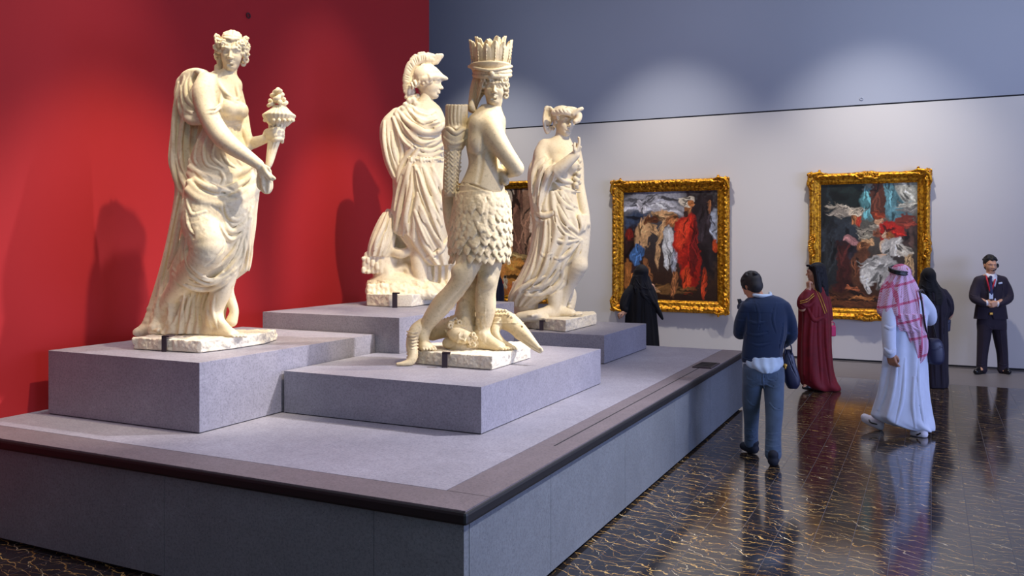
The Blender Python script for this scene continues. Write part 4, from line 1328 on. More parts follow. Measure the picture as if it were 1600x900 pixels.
def elephant_cap():
    D = 9.85
    z0 = .984
    c = Clay(D, (782, 205, 945, 515), (-60, 65), .0066)
    S = c.S
    c.loft([(214, 864, 890, 4, 10), (222, 850, 894, 4, 18), (232, 844, 899, 2, 25), (245, 845, 904, 0, 28), (260, 848, 906, 0, 29), (280, 852, 899, 0, 27), (296, 853, 899, 0, 28), (315, 850, 902, 0, 31), (340, 845, 908, 0, 33)], 5)
    c.limb([(874, 228, 4, 12), (876, 216, 2, 9), (878, 205, 2, 9)], 5)
    c.ball(893, 258, -22, (11, 10, 11), 6); c.ball(871, 256, -24, (11, 10, 12), 6)
    # right arm wrapped in the mantle and raised, hand near the cheek
    c.limb([(852, 230, 0, 13), (847, 244, -8, 14), (849, 260, -20, 13), (858, 272, -32, 12)], 5)
    c.limb([(860, 274, -34, 11), (874, 264, -42, 10), (888, 252, -46, 8.5), (899, 242, -48, 7)], 4)
    c.hand(c.pt(899, 243, -48), [.38, -.1, .85], [-.6, .2, .3], 31 * S, (.15, .25, .9, 1.1), .3, 1)
    # other arm hanging
    c.limb([(897, 236, 8, 11), (903, 258, 8, 9), (905, 286, 4, 8), (909, 310, -4, 8), (914, 334, -12, 7.2), (916, 350, -18, 6.4)], 2)
    c.hand(c.pt(916, 349, -18), [-.25, -.3, -.8], [-.8, .1, 0], 28 * S, (.7, .8, .9, 1.0), .5, 1)
    # mantle over the arm, falling at the left
    c.loft([(244, 838, 862, -6, 12), (258, 829, 866, -10, 20), (275, 826, 866, -12, 24), (295, 827, 862, -10, 24), (320, 830, 858, -8, 22), (345, 834, 862, -4, 24)], 4, [(9, 1.5, 0, .02)])
    # skirt sweeping down to the left
    c.loft([(300, 832, 899, 0, 30), (330, 833, 905, 0, 34), (350, 834, 914, 0, 37), (375, 831, 914, 0, 37), (400, 826, 902, 0, 36), (425, 815, 888, 2, 34), (445, 804, 874, 4, 30), (460, 797, 862, 6, 26), (470, 796, 846, 8, 20), (478, 800, 830, 10, 16)], 4,
           [(15, 1.8, 0, .012)])
    c.loft([(440, 800, 850, 14, 18), (470, 800, 842, 16, 18), (492, 804, 842, 16, 16), (500, 806, 846, 14, 14)], 4)
    # legs
    c.limb([(902, 352, -4, 21), (904, 380, -10, 17), (904, 402, -14, 14.5), (903, 417, -17, 14), (893, 437, -8, 11.5), (883, 456, 0, 10.5), (876, 478, 4, 8)], 4)
    c.ball(908, 416, -22, (9.5, 8, 9), 4)
    c.limb([(866, 440, -6, 14), (866, 462, -8, 11), (866, 478, -8, 9), (862, 488, -6, 8.5)], 4)
    gz = c.pt(840, 501, -20)
    c.foot(c.pt(866, 486, 2), [c.pt(908, 480, -8)[0], c.pt(900, 480, -8)[1], 1.13], 8.5 * S)
    c.foot(c.pt(858, 488, -8), [c.pt(826, 480, -34)[0], c.pt(826, 480, -34)[1], 1.13], 9 * S)
    c.limb([(812, 496, -20, 8), (832, 494, -26, 9), (852, 498, -26, 7)], 3)
    c.limb([(884, 492, 18, 9), (890, 476, 20, 9), (893, 460, 20, 8), (888, 448, 16, 7)], 3)
    for i in range(10): c.ball(882 + (i * 7) % 14, 452 + i * 4, 12, 4.2, 1.2)
    # mantle and skirt folds
    for p, r in (([(852, 246), (840, 258), (832, 276), (832, 300)], 4), ([(860, 250), (848, 264), (840, 286), (836, 316)], 4), ([(866, 256), (856, 272), (848, 296), (842, 322)], 3.8), ([(868, 262), (860, 284), (852, 306)], 3), ([(836, 318), (842, 334), (856, 336), (868, 330)], 4), ([(832, 326), (840, 344), (856, 346)], 3.4),
                 ([(846, 346), (842, 380), (832, 420), (812, 456)], 4), ([(852, 346), (850, 382), (840, 420), (822, 452)], 3.6), ([(858, 344), (857, 384), (850, 420), (832, 446)], 3.6), ([(838, 346), (834, 376), (826, 408), (806, 446)], 3.4),
                 ([(868, 330), (876, 352), (892, 368), (908, 376)], 4.4), ([(872, 322), (884, 346), (904, 364)], 3.6), ([(862, 372), (880, 378), (904, 376)], 3), ([(908, 376), (892, 392), (880, 402), (868, 404)], 3.4), ([(908, 380), (898, 402), (886, 412)], 3.2),
                 ([(874, 412), (866, 432), (846, 446), (820, 452)], 3.8), ([(880, 418), (874, 442), (850, 458), (822, 462)], 4.2), ([(852, 432), (834, 440), (812, 452), (798, 468)], 3.4), ([(886, 420), (882, 440), (870, 454)], 3.4), ([(862, 396), (850, 400), (846, 396)], 2.6),
                 ([(868, 270), (880, 282), (904, 286)], 3.2), ([(866, 284), (882, 296), (906, 300)], 3), ([(868, 300), (880, 318), (896, 328)], 3), ([(880, 300), (890, 316), (902, 324)], 2.6)):
        c.fold(p, r, 3)
    for p in ([(856, 350), (854, 385), (845, 420), (826, 450)], [(846, 350), (843, 384), (832, 424)], [(864, 270), (856, 292), (848, 318)], [(870, 338), (880, 358), (902, 372)], [(874, 424), (858, 446), (828, 456)], [(846, 262), (836, 282), (832, 306)]): c.groove(p, 2.6, 2.2)
    # gathered cloth in the hand, ruffled edge on the bust
    for i in range(6): c.limb([(898 + i * 2.4, 372, -24 + i * 2, 3.4), (909 + i * 1.2, 356, -30 + i * 2, 2.6), (905 + i * 2.6, 338, -26 + i * 2, 3.6)], 1)
    for i in range(14):
        a = i / 13
        c.ball(900 + 6 * math.sin(i * 1.9) * .5 + 2, 248 + a * 44, -20 + 3 * math.cos(i * 2.3), 4.2, 1)
    for i in range(7): c.ball(892 + i * 2, 246 + i * 2, -26, 2.6, 1)
    hc = Clay(D, (842, 156, 918, 232), (-42, 45), .0046)
    M = rotm(26, 2, 2); hg = 46 * S
    q = hc.head(hc.pt(881, 191, 0), hg, M)
    hc.limb([(875, 226, 4, 10), (877, 214, 2, 8.5), (879, 204, 2, 9)], 4)
    curls(hc, q, hg, [(sg * .32, y, z) for sg in (-1, 1) for y, z in ((-.16, .1), (-.06, .0), (.05, -.1), (.14, -.2))], .08, 21)
    # elephant-scalp cap: dome, ears, trunk
    hc.ball(878, 177, 6, (17, 20, 12), 2)
    hc.limb([(866, 176, -16, 5), (880, 174, -24, 5.5), (892, 177, -22, 5.5), (900, 182, -16, 5)], 3)
    hc.limb([(888, 172, -18, 6), (898, 174, -22, 6), (904, 180, -24, 5.5), (903, 187, -26, 5), (899, 190, -28, 4)], 2.5)
    hc.limb([(896, 178, -26, 3.5), (904, 172, -28, 3.2), (909, 170, -28, 3)], 1.5)
    for x0 in (856,): 
        hc.ball(857, 182, 2, (7.5, 4, 15), 1.5, rotm(20, 0, 0)); hc.ball(855, 170, 0, (5, 4, 5), 2)
        hc.ball(857, 184, -3, (4.5, 3, 11), 1, rotm(20, 0, 0), cut=True)
        hc.limb([(852, 172, -2, 2), (850, 184, -2, 2.4), (851, 196, -2, 2.6), (855, 206, 0, 3.4), (860, 200, 2, 3)], 1)
        hc.limb([(852, 171, -2, 2.2), (859, 168, -3, 2.2), (864, 173, -4, 3)], 1)
    for i in range(5): hc.groove([(866 + i * 6, 170 + abs(i - 2)), (867 + i * 6, 173), (869 + i * 6, 176)], .8, 1.2, .1)
    root = bearing_root('statue', (c.pt(865, 515, 0)[0], D, z0))
    tag(root, 'pale marble statue in an elephant-head cap raising one hand, on the rear pedestal', 'statue')
    carve('figure', [c, hc], root, M_MARBLE_PALE)
    F = [contact(802, 511, z0), contact(884, 519, z0), contact(932, 507, z0), (contact(932, 507, z0)[0], 10.55), (contact(802, 511, z0)[0] + .04, 10.45)]
    rb = Clay(D, (792, 480, 945, 525), (-85, 115), .006)
    rock(rb, F, z0, 1.115, .006, .04, 54)
    carve('rough_base', rb, root, M_ROUGH)
    bracket(root, 846, 515, z0 + .001, contact(846, 516, z0)[1] - .016, .045, .11, .05)
    return root


feathered()
helmeted()
elephant_cap()


# ------------------------------------------------------------------ framed pictures on the back wall
class Lump(Clay):
    """the same carving grid in plain local metres"""
    def __init__(s, lo, hi, h):
        s.D = FPX; s.S = 1.0; s.h = h
        s.lo = np.array(lo, float) - 3 * h
        s.n = np.ceil((np.array(hi, float) + 3 * h - s.lo) / h).astype(int)
        s.phi = np.full(s.n, 0.5, np.float32)
        s.ax = [(s.lo[i] + h * np.arange(s.n[i])).astype(np.float32) for i in range(3)]

    def pt(s, x, y, d=0.0): return np.array([x, d, y], float)


def canvas_mat():
    m, nt, bs = new_mat('varnished_oil_paint')
    a = nt.nodes.new('ShaderNodeAttribute'); a.attribute_name = 'paint'
    v = coords(nt)
    n = noise(nt, v, 30, 5, .7)
    c = mix(nt, ramp(nt, n, [(.35, .35), (.6, 0.0)]), a.outputs['Color'], (.02, .012, .01))
    lk(nt, c, bs, 'Base Color')
    bs.inputs['Roughness'].default_value = .38
    bump(nt, bs, noise(nt, v, 90, 4), .2, .004)
    return m


M_CANVAS = canvas_mat()


def canvas(root, w, h, bg, blobs, seed, nx=260):
    """oil painting: a subdivided sheet whose paint is made of warped soft patches (u, v, ru, rv, angle, colour, softness)"""
    ny = int(nx * h / w)
    u, v = np.meshgrid(np.linspace(0, 1, nx), np.linspace(0, 1, ny), indexing='ij')
    n1 = vnoise((nx, ny, 1), nx / 14, seed)[:, :, 0]; n2 = vnoise((nx, ny, 1), nx / 14, seed + 1)[:, :, 0]
    n3 = vnoise((nx, ny, 1), nx / 45, seed + 2)[:, :, 0]; n4 = vnoise((nx, ny, 1), nx / 45, seed + 3)[:, :, 0]
    U = u + n1 * .018 + n3 * .007; W = v + n2 * .018 + n4 * .007
    col = np.zeros((nx, ny, 3))
    for i, (v0, c0) in enumerate(bg[:-1]):
        v1, c1 = bg[i + 1]
        t = np.clip((W - v0) / (v1 - v0), 0, 1)[..., None]
        m = ((W >= v0) if i else np.ones_like(W, bool))[..., None]
        col = np.where(m, np.array(srgb(*c0)) * (1 - t) + np.array(srgb(*c1)) * t, col)
    ar = h / w
    st = vnoise((nx, ny, 1), nx / 26, seed + 5)[:, :, 0]; st = 1 - 2 * np.abs(np.sin(st * 2.2 + U * 34 + W * 12 + n1 * 5))
    rb = random.Random(seed); strokes = []
    for (bu, bv, ru, rv, ang, c0, soft) in blobs:
        strokes.append((bu, bv, ru, rv, ang, c0, soft))
        for k in range(9 if max(ru, rv) > .05 else 4):
            a = math.radians(ang); long_v = rv * ar > ru
            x, y = rb.uniform(-.75, .75) * ru, rb.uniform(-.75, .75) * rv * ar
            g = rb.choice((.45, .6, .8, 1.2, 1.35, 1.5)); g = min(g, 245 / max(c0)) if g > 1 else g
            strokes.append((bu + x * math.cos(a) - y * math.sin(a), bv + (x * math.sin(a) + y * math.cos(a)) / ar, ru * (.13 if long_v else .45) * rb.uniform(.7, 1.3), rv * (.38 if long_v else .16) * rb.uniform(.7, 1.3), ang + rb.uniform(-28, 28), tuple(v * g for v in c0), .9))
    for (bu, bv, ru, rv, ang, c0, soft) in strokes:
        a = math.radians(ang); du = U - bu; dv = (W - bv) * ar
        x = (du * math.cos(a) + dv * math.sin(a)) / ru; y = (-du * math.sin(a) + dv * math.cos(a)) / (rv * ar)
        r = np.sqrt(x * x + y * y) + n3 * .10 + n4 * .08
        f = np.clip((1 - r) / (soft * .55) + .5, 0, 1)[..., None]
        tone = (1 + .10 * n4 + .08 * st + .2 * n1)[..., None]
        col = col * (1 - f) + np.array(srgb(*c0)) * tone * f
    col = np.clip(col * (1 + .15 * n3[..., None]) * 1.2, 0.001, 1)
    V = np.stack([(u - .5) * w, np.zeros_like(u), (v - .5) * h], -1).reshape(-1, 3)
    i, j = np.meshgrid(np.arange(nx - 1), np.arange(ny - 1), indexing='ij')
    q = (i * ny + j).ravel()
    Q = np.stack([q, q + ny, q + ny + 1, q + 1], 1)
    # give the sheet its stretcher depth
    nV = len(V)
    V = np.vstack([V, [(-w / 2, .03, -h / 2), (w / 2, .03, -h / 2), (w / 2, .03, h / 2), (-w / 2, .03, h / 2)]])
    c_ = [0, (nx - 1) * ny, nx * ny - 1, ny - 1]
    Q = np.vstack([Q, [(nV, nV + 3, nV + 2, nV + 1), (c_[1], c_[0], nV, nV + 1), (c_[2], c_[1], nV + 1, nV + 2), (c_[3], c_[2], nV + 2, nV + 3), (c_[0], c_[3], nV + 3, nV)]])
    o = mesh_np('canvas', V, Q, M_CANVAS, root, False)
    ca = o.data.color_attributes.new('paint', 'FLOAT_COLOR', 'POINT')
    C = np.ones((len(V), 4), np.float32); C[:nV, :3] = col.reshape(-1, 3)
    ca.data.foreach_set('color', C.ravel())
    return o


def frame(root, w, h, fw, depth, seed, orn=.018, wav=0.0):
    """carved gilded moulding around a w x h opening, fw wide; local x right, y away from the room, z up"""
    prof = [(0, .010), (.04, .022), (.07, .016), (.10, .026), (.14, .040), (.22, .048), (.32, .050), (.42, .054), (.50, .060), (.56, .072), (.64, .088), (.72, .096), (.80, .094), (.86, .084), (.90, .070), (.94, .066), (.97, .05), (1.0, .03), (1.0, -.0)]
    P = smooth_path(prof, 2)
    V, Q = [], []
    npf = len(P)
    base = 0
    rs = np.random.RandomState(seed)
    for side in range(4):
        L = (w, h, w, h)[side]; other = (h, w, h, w)[side]
        ns = int((L + 2 * fw) / .011)
        t = np.linspace(-1, 1, ns)
        n = vnoise((ns, npf, 1), 3.0, seed + side)[:, :, 0]; n2 = vnoise((ns, npf, 1), 6.5, seed + 9 + side)[:, :, 0]
        A = np.zeros((ns, npf, 3))
        for j, (po, ph) in enumerate(P):
            o = po * fw
            half = L / 2 + o
            s = t * half
            from_end = half - np.abs(s)
            amp = orn * (.25 + .75 * np.exp(-((po - .68) / .22) ** 2)) * (0.25 if po > .99 and ph < .02 else 1)
            leaf = np.abs(np.sin(s * math.pi / .085 + po * 3.0)) * np.abs(np.sin(po * math.pi * 2.2))
            bead = (np.abs(np.sin(s * math.pi / .028)) * .006 if .03 < po < .1 else 0)
            rope = (np.abs(np.sin(s * math.pi / .04 + 4 * po)) * .007 if .84 < po < .95 else 0)
            cx = np.exp(-(from_end / (fw * 1.3)) ** 2) + .8 * np.exp(-(s / (fw * .8)) ** 2) if wav else np.exp(-(from_end / (fw * .8)) ** 2)
            z = ph * depth / .096 + amp * (leaf * .7 + n[:, j] * .8 + n2[:, j] * .5) + bead + rope + cx * .022 * math.exp(-((po - .75) / .3) ** 2)
            out = o + L * 0 + (wav * cx * (.35 + .65 * np.abs(np.sin(s * 26))) * max(0, po - .6) / .4 if wav else 0) + (.004 * n[:, j] if po > .9 else 0)
            c = other / 2 + out + 0 * s; z = z + 0 * s
            if side == 0: A[:, j] = np.stack([s, -z, -c], -1)
            elif side == 1: A[:, j] = np.stack([c, -z, s], -1)
            elif side == 2: A[:, j] = np.stack([-s, -z, c], -1)
            else: A[:, j] = np.stack([-c, -z, -s], -1)
        i, j = np.meshgrid(np.arange(ns - 1), np.arange(npf - 1), indexing='ij')
        q = (i * npf + j).ravel() + base
        Q.append(np.stack([q, q + 1, q + npf + 1, q + npf], 1)); V.append(A.reshape(-1, 3)); base += ns * npf
    V = np.vstack(V); Q = np.vstack(Q)
    V[:, 1] = np.minimum(V[:, 1], .028)
    return mesh_np('frame', V, Q, M_GOLD, root, True)


def scroll(cl, x, z, r, turn, sg, rad):
    P = []
    for j in range(16):
        a = turn + sg * j * .52; rr = r * (1 - j * .052)
        P.append((x + math.cos(a) * rr, -.10 - .012 * math.sin(j), z + math.sin(a) * rr))
    cl.chain_m(P, np.linspace(rad, rad * .6, 16), .006)


def ornaments(root, w, h, fw, corners=True, mids=True):
    W, H = w / 2 + fw * .62, h / 2 + fw * .62
    L = Lump((-.26, -.16, -.26), (.26, .02, .26), .0065)
    for sg, a in ((1, 0), (-1, math.pi)): scroll(L, sg * .07, .0, .05, a, sg, .018); scroll(L, sg * .15, .012, .035, a, -sg, .014)
    L.chain_m([(-.2, -.085, -.03), (-.1, -.1, -.05), (0, -.105, -.02), (.1, -.1, -.05), (.2, -.085, -.03)], [.01, .018, .026, .018, .01], .01)
    for i in range(5): L.ell_m((-.06 + i * .03, -.105, .045 - abs(i - 2) * .012), (.016, .02, .034), .006)
    mv, mq = L.net()
    K = Lump((-.22, -.17, -.22), (.22, .02, .22), .0065)
    scroll(K, -.06, .03, .05, 0, 1, .018); scroll(K, .03, -.06, .05, 1.5, -1, .018); scroll(K, .06, .06, .045, 2.4, 1, .018)
    K.chain_m([(-.19, -.09, .055), (-.1, -.11, .085), (0, -.115, .06), (.06, -.11, .0), (.085, -.11, -.1), (.055, -.09, -.19)], [.012, .022, .026, .026, .022, .012], .012)
    for i in range(5): K.ell_m((-.10 + i * .045, -.10, .115 - i * .045), (.022, .018, .022), .006)
    kv, kq = K.net()

    def put(name, V, Q, x, z, ang, flip):
        c, s_ = math.cos(ang), math.sin(ang)
        A = V.copy()
        if flip: A[:, 0] *= -1
        B = np.stack([A[:, 0] * c - A[:, 2] * s_ + x, A[:, 1], A[:, 0] * s_ + A[:, 2] * c + z], -1)
        mesh_np(name, B, Q[:, ::-1] if flip else Q, M_GOLD, root, True)
    if corners:
        put('corner_ornament', kv, kq, W, H, 0, False); put('corner_ornament', kv, kq, -W, H, 0, True)
        put('corner_ornament', kv, kq, -W, -H, math.pi, False); put('corner_ornament', kv, kq, W, -H, math.pi, True)
    if mids:
        put('side_ornament', mv, mq, 0, H + .01, 0, False); put('side_ornament', mv, mq, 0, -H - .01, math.pi, False)
        put('side_ornament', mv, mq, W + .01, 0, -math.pi / 2, False); put('side_ornament', mv, mq, -W - .01, 0, math.pi / 2, False)


def painting(label, x0, x1, z0, z1, fw, bg, blobs, seed, depth=.09, wav=0.0, kind=0):
    r = tag(empty('painting', ((x0 + x1) / 2, BY - .032, (z0 + z1) / 2)), label, 'painting', 'gold framed paintings on the back wall')
    w, h = x1 - x0 - 2 * fw, z1 - z0 - 2 * fw
    canvas(r, w + .01, h + .01, bg, blobs, seed)
    frame(r, w, h, fw, depth, seed, .020 if kind == 1 else .008, wav)
    if kind: ornaments(r, w, h, fw, True, kind == 2)
    return r


SK, SKD, RED, DKR, WHT, BLK = (206, 160, 112), (150, 96, 58), (178, 40, 26), (104, 24, 22), (206, 204, 200), (26, 20, 22)
painting('painting with a red-robed mass and white cloth, gold frame, behind the woman in black', -5.33, -3.17, .705, 3.10, .215,
         [(0, (40, 26, 20)), (.25, (58, 40, 30)), (.6, (62, 58, 58)), (.85, (96, 98, 104)), (1, (70, 66, 66))],
         [(.30, .92, .34, .09, 8, (150, 150, 158), .7), (.50, .84, .26, .05, -10, (178, 176, 180), .6), (.15, .72, .16, .10, 0, (58, 72, 96), .7), (.85, .62, .2, .4, 0, (30, 26, 28), .5), (.1, .4, .12, .28, 0, (40, 26, 24), .5),
          (.20, .86, .075, .045, -50, (190, 186, 190), .5), (.29, .91, .12, .04, 20, (170, 168, 174), .5),
          (.21, .60, .085, .17, -14, SK, .35), (.27, .73, .05, .045, 0, (104, 62, 38), .4), (.15, .42, .07, .09, -10, (70, 108, 158), .4), (.32, .66, .09, .028, -30, SK, .4), (.27, .28, .03, .11, 16, SKD, .4),
          (.45, .77, .15, .055, -14, SK, .35), (.41, .62, .026, .14, -16, SK, .4), (.53, .72, .09, .05, 20, SKD, .4), (.33, .74, .05, .04, 0, (90, 52, 34), .4), (.37, .42, .028, .11, -6, SK, .4),
          (.50, .50, .075, .17, 4, WHT, .35), (.46, .40, .03, .12, 10, (228, 226, 220), .5), (.55, .38, .03, .13, 0, (150, 152, 160), .5),
          (.68, .56, .13, .26, -6, RED, .3), (.72, .30, .10, .22, -4, (156, 32, 22), .35), (.64, .62, .05, .16, -12, (214, 62, 36), .5), (.76, .5, .035, .26, -4, DKR, .5), (.68, .20, .05, .12, 0, (214, 70, 34), .5),
          (.68, .84, .045, .05, 0, SKD, .4), (.68, .905, .085, .045, -6, (222, 208, 186), .35), (.73, .89, .04, .03, 0, (180, 110, 60), .4), (.66, .80, .03, .03, 0, (60, 40, 34), .5),
          (.90, .84, .045, .055, 0, SKD, .4), (.97, .68, .05, .15, 0, (150, 156, 170), .4), (.86, .7, .07, .18, 0, (44, 38, 42), .4), (.96, .50, .035, .055, 0, (190, 70, 30), .4),
          (.46, .10, .28, .04, 0, (120, 84, 46), .6), (.55, .16, .035, .12, -10, SKD, .4), (.33, .10, .06, .018, -20, SK, .5), (.05, .22, .05, .14, 0, (160, 100, 50), .5), (.86, .16, .03, .12, 0, (180, 60, 30), .5), (.06, .6, .05, .05, 0, (120, 36, 28), .5)], 71, kind=1)
painting('painting of figures below a column, gold frame, behind the man in checked headdress', -1.84, -.01, .69, 3.11, .185,
         [(0, (58, 34, 22)), (.16, (70, 44, 28)), (.3, (50, 34, 30)), (.7, (96, 92, 82)), (1, (120, 122, 112))],
         [(.16, .88, .34, .22, 14, (24, 34, 32), .3), (.04, .6, .10, .4, 0, (24, 30, 32), .5), (.5, .84, .09, .13, 0, (84, 134, 136), .5), (.80, .82, .16, .12, 0, (88, 128, 134), .5), (.72, .92, .06, .12, 0, (90, 134, 140), .5),
          (.88, .93, .09, .10, 30, (166, 164, 150), .35), (.92, .82, .14, .022, 0, (180, 176, 160), .3), (.92, .78, .14, .02, 0, (128, 124, 116), .3), (.26, .80, .2, .02, -8, (172, 160, 140), .35), (.25, .76, .16, .03, 0, (140, 130, 116), .4),
          (.60, .86, .075, .20, 0, (86, 46, 32), .18), (.60, .66, .10, .03, 0, (150, 140, 122), .3), (.52, .62, .16, .025, 0, (128, 120, 104), .4), (.50, .58, .14, .02, 0, (150, 142, 122), .4), (.9, .62, .13, .12, 0, (70, 52, 46), .5),
          (.20, .56, .19, .17, -18, (48, 54, 60), .3), (.26, .42, .20, .16, -20, (40, 34, 40), .4), (.22, .30, .12, .24, 4, (66, 30, 26), .4), (.10, .36, .08, .2, 0, (36, 40, 42), .5), (.38, .72, .055, .06, 0, SKD, .35), (.37, .765, .075, .03, -8, (214, 196, 168), .35), (.32, .545, .09, .032, -28, (170, 120, 116), .4),
          (.41, .69, .03, .04, 0, (176, 60, 40), .5), (.50, .54, .08, .022, -24, SK, .4), (.44, .50, .06, .05, -30, SKD, .4), (.42, .34, .10, .16, -10, (96, 58, 38), .4),
          (.60, .70, .045, .045, 0, (210, 160, 120), .35), (.61, .745, .06, .03, 0, (150, 62, 34), .4), (.74, .63, .13, .075, -10, (186, 38, 28), .35), (.72, .56, .10, .06, 0, (160, 34, 26), .4), (.88, .70, .10, .05, 0, (120, 50, 36), .4), (.58, .60, .045, .04, 0, (146, 84, 56), .4),
          (.67, .595, .032, .04, -20, (226, 188, 150), .35), (.72, .58, .04, .05, 0, (156, 92, 48), .4), (.68, .50, .05, .045, 10, (222, 184, 146), .4), (.76, .49, .11, .08, -8, (196, 190, 178), .35), (.62, .42, .07, .018, 14, (222, 180, 140), .4), (.52, .33, .06, .018, 10, (222, 180, 140), .4),
          (.86, .46, .08, .05, -40, (206, 196, 176), .4), (.62, .33, .17, .09, 16, (186, 182, 172), .35), (.52, .26, .10, .07, 30, (206, 202, 190), .4), (.66, .24, .07, .09, -20, (168, 164, 154), .4), (.50, .18, .03, .06, 20, (198, 192, 180), .4), (.92, .32, .04, .12, 0, (206, 168, 120), .4), (.86, .24, .08, .1, 0, (60, 82, 110), .5),
          (.3, .06, .34, .05, 0, (104, 60, 34), .4), (.3, .11, .34, .03, 0, (66, 38, 24), .4), (.34, .155, .08, .02, 0, (170, 96, 60), .4), (.45, .09, .12, .015, 0, (150, 96, 52), .5)], 83, wav=.035, kind=2)
painting('painting of classical ruins in a plain gilt frame, glimpsed between two statues', -8.75, -6.60, .78, 3.17, .15,
         [(0, (170, 104, 50)), (.2, (232, 150, 72)), (.45, (222, 164, 112)), (.6, (232, 200, 172)), (1, (168, 156, 138))],
         [(.72, .62, .085, .55, 0, (112, 78, 62), .2), (.80, .62, .05, .5, 0, (140, 104, 82), .25), (.70, .36, .16, .03, 0, (172, 142, 92), .3), (.70, .22, .15, .13, 0, (196, 132, 62), .3), (.40, .74, .16, .22, 20, (120, 110, 66), .4), (.46, .86, .10, .08, -30, (64, 56, 40), .5),
          (.46, .58, .20, .012, -4, (60, 44, 36), .5), (.42, .5, .15, .06, 0, (190, 160, 136), .5), (.46, .35, .14, .07, 10, (50, 56, 44), .4), (.40, .26, .09, .12, 0, (66, 60, 44), .4), (.56, .12, .035, .07, 0, (210, 190, 160), .4), (.56, .17, .02, .018, 0, (50, 36, 30), .4), (.48, .09, .05, .06, 0, (200, 62, 34), .4),
          (.40, .07, .06, .09, 0, (168, 40, 36), .5), (.62, .05, .05, .05, 0, (214, 120, 60), .4)], 97, depth=.07)


# ------------------------------------------------------------------ people
M_SKIN = plain('skin', srgb(176, 122, 92), .55, 0, .05, 30)
M_SKIN2 = plain('light_skin', srgb(206, 154, 122), .55, 0, .05, 30)
M_HAIR = plain('black_hair', srgb(20, 17, 20), .7, 0, .2, 60)
M_NAVY = cloth('navy_knit', srgb(8, 34, 66), .95)
M_SHIRT = cloth('pale_blue_shirt', srgb(178, 196, 214), .8)
M_JEANS = cloth('blue_denim', srgb(66, 84, 106), .85, 900, .22)
M_SHOE = plain('dark_suede', srgb(22, 26, 40), .8)
M_BAG = plain('navy_leather', srgb(30, 32, 60), .45)
M_ABAYA = cloth('black_cloth', srgb(10, 8, 13), .85, 500, .1, .03)
M_SCARF = cloth('black_scarf_cloth', srgb(15, 13, 20), .8, 500, .1, .03)
M_PURPLE = cloth('dark_plum_cloth', srgb(26, 16, 34), .8, 500, .1, .05)
M_CRIMSON = cloth('crimson_silk', srgb(122, 6, 24), .7, 400, .2, .05)
M_GOLDTRIM = plain('gold_braid', srgb(200, 150, 60), .4, .6)
M_PINK = plain('pink_leather', srgb(214, 36, 96), .45)
M_THOBE = cloth('white_thobe_cotton', srgb(206, 214, 232), .8, 500, .05)
M_WHITESHOE = plain('white_sneaker', srgb(226, 222, 232), .6)
M_SUIT = cloth('black_plum_suit', srgb(32, 20, 38), .8, 600, .1, .05)
M_WHITE = cloth('white_shirt', srgb(226, 226, 234), .7)
M_TIE = cloth('navy_tie', srgb(24, 34, 84), .6)
M_LANYARD = plain('red_lanyard', srgb(190, 26, 50), .6)
M_BADGE = plain('white_card', srgb(206, 216, 232), .5)
M_GLASS = plain('dark_plastic', srgb(18, 16, 20), .3)


def keffiyeh():
    m, nt, bs = new_mat('red_checked_headcloth')
    v = coords(nt)
    s = N(nt, 'ShaderNodeSeparateXYZ', None, Vector=v)
    # fine hooked check on white with heavier red bands
    a = math_n(nt, 'ADD', s.outputs[0], math_n(nt, 'MULTIPLY', s.outputs[1], .6))
    b = math_n(nt, 'ADD', s.outputs[2], math_n(nt, 'MULTIPLY', s.outputs[0], -.25))
    cv = N(nt, 'ShaderNodeCombineXYZ', None, _0=a, _1=b, _2=.5).outputs[0]
    ck = N(nt, 'ShaderNodeTexChecker', None, Vector=cv, Scale=105.0, Color1=(1, 1, 1, 1), Color2=(0, 0, 0, 1)).outputs['Fac']
    fb = math_n(nt, 'FRACT', math_n(nt, 'MULTIPLY', b, 5.2))
    band = math_n(nt, 'LESS_THAN', fb, .13)
    fa = math_n(nt, 'FRACT', math_n(nt, 'MULTIPLY', a, 4.6))
    band2 = math_n(nt, 'LESS_THAN', fa, .10)
    fade = ramp(nt, math_n(nt, 'FRACT', math_n(nt, 'ADD', math_n(nt, 'MULTIPLY', b, 5.2), .3)), [(.0, 1.0), (.8, .75)])
    f = math_n(nt, 'MULTIPLY', ck, .55)
    f = math_n(nt, 'ADD', f, math_n(nt, 'MULTIPLY', math_n(nt, 'MAXIMUM', band, band2), .6), True)
    c = mix(nt, f, srgb(226, 206, 230), srgb(206, 52, 100))
    lk(nt, c, bs, 'Base Color')
    bs.inputs['Roughness'].default_value = .85
    return m


M_KEFF = keffiyeh()


def person(name, label, x, y, D, cat='person', group=None):
    """an Empty on the floor under the figure"""
    P = ((x - 800) * D / FPX, D, 0.0)
    r = bearing_root(name, P)
    return tag(r, label, cat, group)


def dims(D, bx, dd, h): return Clay(D, bx, dd, h)


def body(D, bx, dd, J, M, hgt, head_c, h=.008, hands=(), feet=None, shoulders=20, skin=None, root=None, torso=None):
    """one continuous nude mannequin: J rows of limb chains in pixels"""
    c = Clay(D, bx, dd, h); S = c.S
    if torso: c.loft(torso, 3)
    for ch in J: c.limb(ch, 2.5)
    q = c.head(c.pt(*head_c), hgt, M)
    for (w, fwd, palm, size, curl, th, side) in hands: c.hand(c.pt(*w), fwd, palm, size, curl, th, side)
    for (a, t, r) in feet or []:
        tp = c.pt(*t); c.foot(c.pt(*a), [tp[0], tp[1], .012 + (tp[2] if tp[2] > .02 else 0)], r * S)
    return c, q


